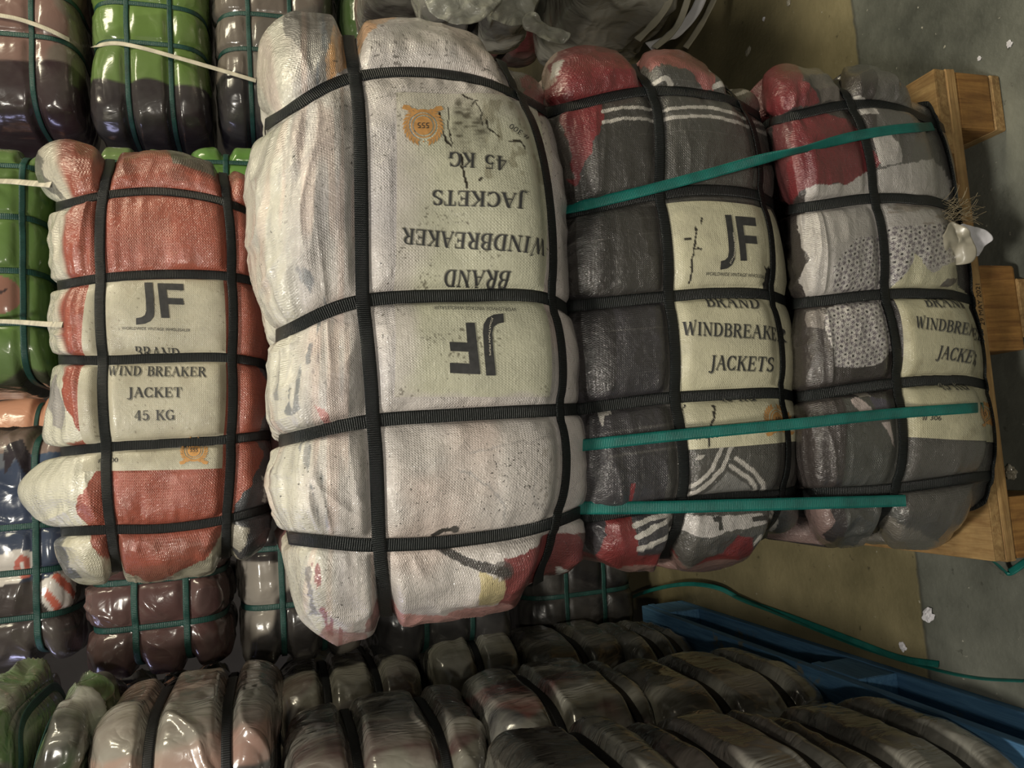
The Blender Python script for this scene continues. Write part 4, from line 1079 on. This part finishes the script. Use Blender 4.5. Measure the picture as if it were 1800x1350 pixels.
# back row, third tier
add_bale(boxbale(-120, 742, 138, 1185, 2.05, ss=(-.16, .22, .60), ts=(.52,), seed=38, A=.022, wr=1.4), 'blue, white and dark bale with red letters, left of the maroon one',
         lambda B, ps, pt, pw: (lambda C: (
             paint(C, (ps < -.75), K(120, 100, 92)), paint(C, inpoly(pt, ps, [(.05, -.8), (.30, -.86), (.62, -.62), (.5, -.5), (.25, -.72), (.1, -.6)]), K(50, 44, 50)),
             paint(C, inpoly(pt, ps, [(-1, .17), (.28, .02), (.5, .06), (.46, .2), (.30, .30), (-1, .34)]), K(188, 180, 172)),
             paint(C, inpoly(pt, ps, [(.22, .12), (.32, .06), (.42, .10), (.44, .26), (.34, .27), (.20, .22)]), K(178, 84, 66)), paint(C, inpoly(pt, ps, [(.29, .14), (.35, .13), (.36, .19), (.30, .20)]), K(200, 196, 190)),
             paint(C, inpoly(pt, ps, [(.56, .32), (.84, .22), (.97, .38), (.94, .58), (.72, .60), (.56, .46)]), K(196, 188, 180)),
             paint(C, inpoly(pt, ps, [(.70, .28), (.78, .25), (.96, .46), (.94, .52)]) | inpoly(pt, ps, [(.58, .40), (.64, .36), (.84, .56), (.78, .60)]), K(190, 84, 58)), C)[-1])(
             blotch((58, 74, 98), (52, 62, 84), (92, 96, 104), seed=5, split=[(.30, (66, 58, 56))])(B, ps, pt, pw)))
add_bale(boxbale(142, 750, 404, 1195, 1.98, ss=(-.5, -.1, .22, .60), ts=(-.30, .44), seed=39, A=.024, wr=1.5), 'maroon film-wrapped bale directly under the orange bale',
         blotch((82, 56, 54), (90, 62, 60), (66, 54, 54), seed=15))
add_bale(boxbale(408, 742, 640, 1180, 2.05, ss=(-.5, 0, .48), ts=(-.32, .35), seed=40, A=.018), 'pale grey bale with black shapes, between the maroon bale and the white bale',
         blotch((136, 128, 118), (50, 46, 46), seed=19, f=5, soft=.02))
add_bale(boxbale(645, 745, 900, 1172, 2.1, ss=(-.5, 0, .48), ts=(-.32, .35), seed=41, A=.018), 'dark bale in the shadow behind the bottom of the white bale', blotch((44, 42, 44), (52, 48, 50), seed=29))
add_bale(boxbale(905, 760, 1115, 1150, 2.3, ss=(-.5, 0, .48), ts=(-.32, .35), seed=43, A=.016), 'added near-black bale standing in for the shadow low behind the stack, above the far end of the blue pallet', blotch((34, 32, 32), (40, 36, 34), seed=27), 'dull')  # added bale, coloured near black to give the shade behind the front stack
# orange one glimpsed far behind
add_bale(boxbale(-40, 690, 130, 1100, 3.1, ss=(-.4, .3), ts=(.3,), seed=42, A=.01), 'light orange bale far back, seen through the gap left of the orange bale', blotch((228, 150, 112), seed=2))
# hidden second row of the front pallet that carries the orange bale
for k, (z0, z1) in enumerate(((.150, .520), (.525, .890), (.895, 1.240))):
    B = Bale(.36, (z1-z0)/2-.012, .19, 0, list(S6), [-.35, .5], seed=50+k, A=.014)
    add_bale(B.place((.19, 1.60, (z0+z1)/2)), ['grey bale deep in the front stack, lowest behind the flowered one', 'dark bale deep in the front stack, behind the striped one', 'grey and red bale deep in the front stack, right under the orange one'][k],
             blotch((70, 66, 64), (96, 90, 86), (110, 60, 56) if k == 2 else (60, 58, 62), seed=60+k), 'dull', 'blackfar', res=(60, 36, 36))

# ---------------------------------------------------------------- stack on the blue pallet, its bale ends facing the aisle
GRP = None
def endbale(x0, x1, yend, Yf, seed, label, cols, split=None, ss=(-.62, -.1, .4), ts=(-.36, .36), mat='film', depth=.46, L=.78, A=.020, rot=0.0, tilt=0.0, sgn=1, wr=.7, strapm='blackfar', res=(130, 110, 90), Ym=None):
    Ym = Yf+depth*.35
    top = at_Y(x0, yend+30*sgn, Ym); bot = at_Y(x1, yend+30*sgn, Ym); e = at_Y((x0+x1)/2, yend+4*sgn, Yf+depth*.45)
    if bot[2] < .147: bot[2] = .147
    b = abs(top[2]-bot[2])/2
    B = Bale(L/2-.02, b-.012, depth/2-.012, 0, list(ss), list(ts), n=4.2, A=A, seed=seed, wr=wr)
    B.fw = .5 if seed < 82 or seed > 89 else .8; B.fold = .0055 if seed < 82 or seed > 89 else .008
    B.place((e[0]-sgn*(L/2+.012), Yf+depth/2, (top[2]+bot[2])/2), rot, tilt)
    g = 'film-wrapped bales of the left stack' if seed < 82 else 'crumpled dark bales in the lower left' if seed < 90 else 'wrapped bales along the top edge'
    return add_bale(B, label, blotch(*cols, seed=seed, split=split, f=6.0), mat, strapm, g, res=res, width=.018)
GR = (92, 89, 78); DG = (58, 56, 50); RD = (96, 44, 42); BK = (32, 32, 40); PK = (150, 112, 98)
endbale(170, 492, 1186, 1.52, 71, 'pinkish and grey film-wrapped bale, topmost of the left stack', [(118, 108, 98), (134, 112, 100)], split=[(-.86, (150, 116, 102)), (-.72, (66, 66, 66)), (-.5, (56, 58, 56))], ss=(-.58, -.05, .45), ts=(-.40, .45), wr=1.4)
endbale(482, 738, 1142, 1.95, 72, 'grey brown film-wrapped bale behind the topmost one of the left stack', [GR, (104, 92, 84), (78, 62, 56)])
endbale(494, 850, 1228, 1.42, 73, 'grey bale with pale end, second tier of the left stack', [GR, (112, 108, 94), DG, (70, 46, 44)], ts=(-.36, .50))
endbale(742, 908, 1086, 2.0, 74, 'grey bale of the left stack\'s far column, topmost of three there', [(96, 94, 80), DG, (110, 108, 92)], ts=(-.05, .9))
endbale(908, 1085, 1090, 1.95, 75, 'grey bale of the left stack\'s far column, middle of three there', [(80, 78, 66), DG], ts=(.05,))
endbale(1085, 1268, 1078, 1.86, 76, 'grey bale with dull red patch, lowest by the far end of the blue pallet', [(78, 76, 64), DG, RD], ts=(-.2, .55))
endbale(838, 1122, 1168, 1.40, 77, 'grey and reddish bale in the middle of the left stack', [(98, 96, 84), RD, BK, DG], ts=(-.25, .72))
endbale(1126, 1490, 1140, 1.33, 78, 'grey bale resting on the blue pallet, next to its bright edge', [(92, 90, 78), DG, (104, 100, 84)], ts=(-.30, .50))
endbale(912, 1182, 1286, .92, 79, 'grey bale at the bottom edge of the photo, upper of the two near ones', [(104, 104, 90), DG, GR], ts=(.28,))
endbale(1184, 1450, 1262, .90, 80, 'grey bale with a faint pink tint, near the bottom edge', [(100, 92, 84), DG, (104, 84, 80)], ts=(-.45, .60))
endbale(1452, 1830, 1232, .88, 81, 'grey brown bale at the lower right corner, beside the blue pallet', [(84, 78, 66), DG, (96, 84, 66)], ts=(-.55, .35))
# crumpled green and dark bales at the lower left corner
endbale(-60, 72, 1188, 1.58, 82, 'green and grey crumpled bale in the lower left corner', [(78, 118, 44), (104, 98, 90), DG], ts=(.9,), mat='film', strapm='darkteal', wr=2.4)
endbale(74, 170, 1192, 1.56, 83, 'dark crumpled bale with green showing, lower left, next to the corner one', [(62, 60, 56), (70, 108, 44), DG], ts=(-.9,), mat='film', strapm='darkteal', wr=2.6)
endbale(172, 330, 1186, 2.06, 84, 'dark crumpled bale just under the maroon one', [(66, 62, 58), DG, (60, 78, 44)], ts=(.2,), mat='film', strapm='darkteal', wr=2.4)
endbale(330, 480, 1170, 2.04, 85, 'dark loose bale behind the topmost pinkish one', [(58, 56, 54), DG], ts=(.0,), mat='film', wr=2.4)
endbale(510, 760, 1122, 2.45, 86, 'black film-wrapped bale with bluish sheen, far back under the white bale', [(38, 36, 42), DG], ts=(.0,), mat='film', wr=2.2)

# ---------------------------------------------------------------- bales to the frame's top, on the far side of the front stack
endbale(640, 830, 46, 1.75, 90, 'pink and grey bale peeking over the top of the white bale', [PK, (110, 104, 92), (70, 64, 60)], sgn=-1, mat='film', ss=(.2, .6), ts=(.5,))
endbale(815, 985, 88, 1.95, 91, 'dark red bale in the gap above the white bale', [(104, 46, 46), (70, 44, 40), (88, 46, 44)], sgn=-1, mat='dull', ss=(.2, .6), ts=(.1,))
endbale(990, 1215, 86, 1.6, 92, 'grey film-wrapped bale at the top edge, beside the loose plastic strips', [(112, 108, 98), (128, 124, 112)], sgn=-1, mat='film', ss=(.2, .55), ts=(.9,), wr=2.0)
endbale(765, 960, 30, 1.28, 93, 'grey bale with greenish wrap hanging at the top edge', [(120, 120, 104), (84, 82, 78)], sgn=-1, mat='film', ss=(.3, .6), ts=(.0,), wr=2.6)

# ---------------------------------------------------------------- pallets
def pallet(name, label, x0, x1, yf, yb, woods, X=True, group=None):
    """five deck boards on cross boards, nine blocks and bottom boards; X: the short end faces the camera"""
    wl, wx, wb = woods
    root = empty(name, ((x0+x1)/2, (yf+yb)/2, 0)); tag(root, label, 'pallet', group)
    def b(nm, lo, hi, m, bev=.003): return box(nm, lo, hi, m, root, bev, .0008)
    W = x1-x0
    for f0, f1 in ((0, .18), (.24, .36), (.41, .59), (.64, .76), (.82, 1)):
        b('deck_board', (x0+W*f0, yf+.0, .122), (x0+W*f1, yb, .144), wl)
    for yy in (yf-.001, (yf+yb)/2-.07, yb-.145): b('cross_board', (x0-.002, yy, .100), (x1+.002, yy+.145, .1215), wx)
    for yy in (yf, (yf+yb)/2-.07, yb-.145):
        for xx, ww in ((x0, .100), ((x0+x1)/2-.0725, .145), (x1-.100, .100)): b('block', (xx, yy+.001, .0225), (xx+ww, yy+.144, .0995), wb, .005)
    for xx in (x0, (x0+x1)/2-.05, x1-.1): b('bottom_board', (xx, yf, 0.001), (xx+.1, yb, .022), wl)
    return root
pr = pallet('wooden_pallet', 'light pine pallet with date stamp under the front stack', -.222, .597, .962, 2.16, (M['woody'], M['wood'], M['block']))
# date stamp on the front cross board
f, wd = sans_text('29 MAY 2021')
k = .0095; bm = bmesh.new()
for q in f:
    vs = [bm.verts.new((.243-v[0]*k*1.0, .9600, .106+v[1]*k)) for v in q]
    # reads from the frame's bottom to its top
    for v_, s_ in zip(vs, q): v_.co.x = .158+s_[0]*k*.95
    try: bm.faces.new(vs)
    except Exception: pass
me = bpy.data.meshes.new('date_stamp'); bm.to_mesh(me); bm.free(); link('date_stamp', me, M['crack'], pr)
bl = pallet('wooden_pallet', 'blue painted pallet under the left stack, its bright edge along the aisle', -1.32, -.50, .55, 2.25, (M['blue'], M['blue'], M['blue']))
for r in (pr, bl): settle(r)

# ---------------------------------------------------------------- loose straps
bpy.context.view_layer.update(); DG_ = bpy.context.evaluated_depsgraph_get()
def hit(x, y):
    d = Vector(ray(x, y)).normalized(); ok, loc, nrm, idx, ob, _ = SC.ray_cast(DG_, Vector(CC), d)
    while ok and ob.parent: ob = ob.parent
    return np.array(loc) if ok and ob is not root_w else None
def taut(name, pts, label, mat, width=.012, gap=.004, n=60, group=None, hull=True, twist=None):
    """strap pulled over whatever it passes: follows the frame path, touching the nearest things"""
    pts = np.array(pts, float); t = np.linspace(0, len(pts)-1, n); P = catmull(np.arange(len(pts)), pts, t)
    W = [hit(x, y) for x, y in P]; Y = np.array([w_[1] if w_ is not None else np.nan for w_ in W])
    g_ = ~np.isnan(Y); Y = np.interp(np.arange(n), np.arange(n)[g_], Y[g_])-gap
    if hull:                                              # lower convex hull = stretched tight
        H = [0]
        for i in range(1, n):
            while len(H) > 1 and (Y[H[-1]]-Y[H[-2]])*(i-H[-2]) >= (Y[i]-Y[H[-2]])*(H[-1]-H[-2]): H.pop()
            H.append(i)
        Y = np.interp(np.arange(n), H, Y[H])
    C = at_Y(P[:, 0], P[:, 1], Y)
    T = np.gradient(C, axis=0); N = np.tile(np.array([0, -1.0, .1]), (n, 1))
    if twist is not None:
        for i in range(n):
            a = twist(i/(n-1)); tt = T[i]/np.linalg.norm(T[i]); N[i] = np.array(Matrix.Rotation(a, 3, Vector(tt))@Vector(N[i]))
    o = ribbon_mesh(name, C, N, T, width, .0010, mat, None, False)
    c = C.mean(0); o.data.transform(Matrix.Translation(-Vector(c))); o.location = c
    return tag(o, label, 'strap', group or ('cream straps on the back row' if mat is M['cream'] else 'teal straps over the front stack'))
taut('strapping_band', [(996, 368), (1130, 336), (1240, 307), (1330, 282), (1410, 263), (1500, 240), (1570, 228), (1640, 222)], 'teal plastic strap slanting across the upper part of the dark and bottom bales', M['teal'], .0145, twist=lambda u: 1.15*math.exp(-((u-.56)/.12)**2))
taut('strapping_band', [(1012, 784), (1200, 764), (1400, 745), (1560, 728), (1728, 716)], 'teal plastic strap crossing the #306 label of the bottom bale', M['teal'], .0150)
taut('strapping_band', [(1016, 893), (1150, 892), (1300, 888), (1450, 884), (1592, 880)], 'teal plastic strap with a cut end, closest to the frame bottom on the front stack', M['teal'], .0165)
def floorstrap(name, pts, label, mat, width=.012, z=None, group=None, n=90, cat='strap', std=None):
    pts = np.array(pts, float); t = np.linspace(0, len(pts)-1, n); P = catmull(np.arange(len(pts)), pts, t)
    Z = .004+0*t if z is None else np.interp(t, np.arange(len(pts)), z)
    C = at_Z(P[:, 0], P[:, 1], Z); T = np.gradient(C, axis=0); N = np.tile(np.array([0, 0, 1.0]) if std is None else np.array(std, float), (n, 1))
    o = ribbon_mesh(name, C, N, T, width, .0010, mat, None, False); c = C.mean(0); o.data.transform(Matrix.Translation(-Vector(c))); o.location = c
    return tag(o, label, cat, 'loose teal straps near the floor')
floorstrap('strapping_band', [(1066, 1072), (1130, 1042), (1200, 1027), (1260, 1033), (1310, 1056), (1400, 1088), (1500, 1126), (1580, 1156), (1650, 1168)], 'long teal strap lying on the floor along the blue pallet', M['teal'], .013, z=[.03, .06, .05, .03, .012, .006, .004, .004, .004], std=(.5, -.2, 1))
floorstrap('strapping_band', [(1290, 1048), (1400, 1093), (1520, 1140), (1640, 1176), (1720, 1192), (1800, 1197)], 'second teal strap on the floor, running on to the right edge of the photo', M['teal'], .008, z=[.03, .012, .004, .004, .004, .004], std=(1, -.2, .5))
floorstrap('strapping_band', [(1728, 975), (1750, 990), (1772, 1006), (1800, 990), (1830, 975)], 'bent teal strap end sticking out at the lower corner of the pine pallet', M['teal'], .012, z=[.08, .05, .02, .03, .05], n=60)
cm = M['cream']
taut('strapping_band', [(-20, 24), (30, 33), (80, 50), (122, 70)], 'cream strap over the greyish brown bale in the top left corner', cm, .013)
taut('strapping_band', [(160, 82), (200, 76), (240, 82), (300, 98), (370, 118), (450, 142)], 'cream strap across the bright green bale towards the white bale', cm, .013)
taut('strapping_band', [(-20, 318), (20, 319), (56, 322), (90, 324)], 'upper cream strap over the green bale beside the orange one', cm, .013)
taut('strapping_band', [(-20, 564), (30, 566), (84, 570), (110, 571)], 'lower cream strap over the green bale beside the orange one', cm, .010)

# ---------------------------------------------------------------- loose plastic and litter
def drape(name, pts, Y0, label, crease, seed, cat='plastic'):
    o = sheet(name, pts, Y0, M['plastic'], None, crease, seed, 40, .0010)
    c = sum((v.co for v in o.data.vertices), Vector())/len(o.data.vertices)
    o.data.transform(Matrix.Translation(-c)); o.location = c
    return tag(o, label, cat, 'loose plastic sheets')
drape('plastic_sheet', [(756, -20), (752, 12), (775, 32), (808, 42), (840, 40), (866, 20), (880, -20)], 1.36, 'greenish clear plastic flap hanging at the top edge above the white bale', .007, 3)
drape('plastic_sheet', [(862, 24), (880, 40), (905, 46), (930, 36), (942, 10), (950, -20), (905, -20)], 1.40, 'streaky clear plastic flap to the right of the greenish one', .007, 5)
drape('plastic_sheet', [(918, 36), (932, 20), (946, 30), (958, 42), (1000, 58), (994, 74), (968, 78), (940, 62), (922, 52)], 1.38, 'twisted clear plastic scrap above the red end of the dark bale', .009, 8)
rn = random.Random(8)
for i, P in enumerate(([(1150, 84), (1178, 60), (1196, 35), (1212, -10)], [(1140, 82), (1170, 68), (1200, 48), (1222, 20), (1238, -15)], [(1205, 84), (1222, 60), (1240, 30), (1262, -15)], [(1120, 70), (1150, 40), (1172, 10), (1180, -15)])):
    P = np.array(P, float); t = np.linspace(0, len(P)-1, 40); Q = catmull(np.arange(len(P)), P, t)
    C = at_Y(Q[:, 0], Q[:, 1], 1.56+.03*i+0*t); T = np.gradient(C, axis=0); N = np.tile(np.array([.2, -1, .5]), (40, 1))+.35*np.stack([noise(t*2, i, 0, 1), noise(t*2, i, 4, 2), noise(t*2, i, 9, 3)], 1)
    o = ribbon_mesh('plastic_strip', C, N, T, [.016, .026, .015, .02][i], .0016, M['white' if i == 1 else 'pouch'], None, False); c = C.mean(0)
    o.data.transform(Matrix.Translation(-Vector(c))); o.location = c
    tag(o, ['pale plastic strip hanging close to the grey bale at the top edge', 'widest white plastic strip curving down at the top edge', 'outermost plastic strip, nearest to the bare floor at the top edge', 'short plastic strip, innermost against the grey bale at the top edge'][i], 'strip', 'loose plastic strips')
def scrap(x, y, r, label, mat='white', flat=.35, asp=1.0, ang=0.0):
    c = at_Z(x, y, 0.0); d = np.linalg.norm(c-CC); R = r*d/FPX; bm = bmesh.new(); bmesh.ops.create_icosphere(bm, subdivisions=3, radius=1)
    for v in bm.verts:
        n_ = 1+.5*float(noise(v.co.x*2.2+x, v.co.y*2.2, v.co.z*2.2, 5))+.2*float(noise(v.co.x*6+x, v.co.y*6, v.co.z*6, 6))
        v.co = Vector((v.co.x*R*n_*asp, v.co.y*R*n_, (v.co.z*n_+.9)*R*flat))
        v.co.rotate(Matrix.Rotation(ang, 3, 'Z').to_quaternion())
    me = bpy.data.meshes.new('scrap'); bm.to_mesh(me); bm.free(); o = link('crumpled_scrap', me, M[mat]); o.location = c
    return tag(o, label, 'litter', 'litter on the floor')
scrap(1635, 1080, 11, 'crumpled white scrap on the grey floor beyond the joint', asp=.7, ang=.9)
scrap(1588, 1137, 6, 'small white scrap beside the floor joint')
scrap(1316, 90, 8, 'pale flake on the brown floor between the upper bale ends', 'pouch', .15, .6, .6)
scrap(1387, 5, 4, 'tiny pale chip on the brown floor at the top edge', 'pouch')
scrap(1343, 34, 3, 'tiny white crumb on the brown floor near the top edge')
scrap(1722, 103, 3, 'tiny white crumb on the floor over the pallet corner')
scrap(1775, 78, 4, 'pale crumb on the dark floor at the upper right')
scrap(1780, 830, 9, 'dusty fluff under the edge of the pine pallet', 'pouch', .4)
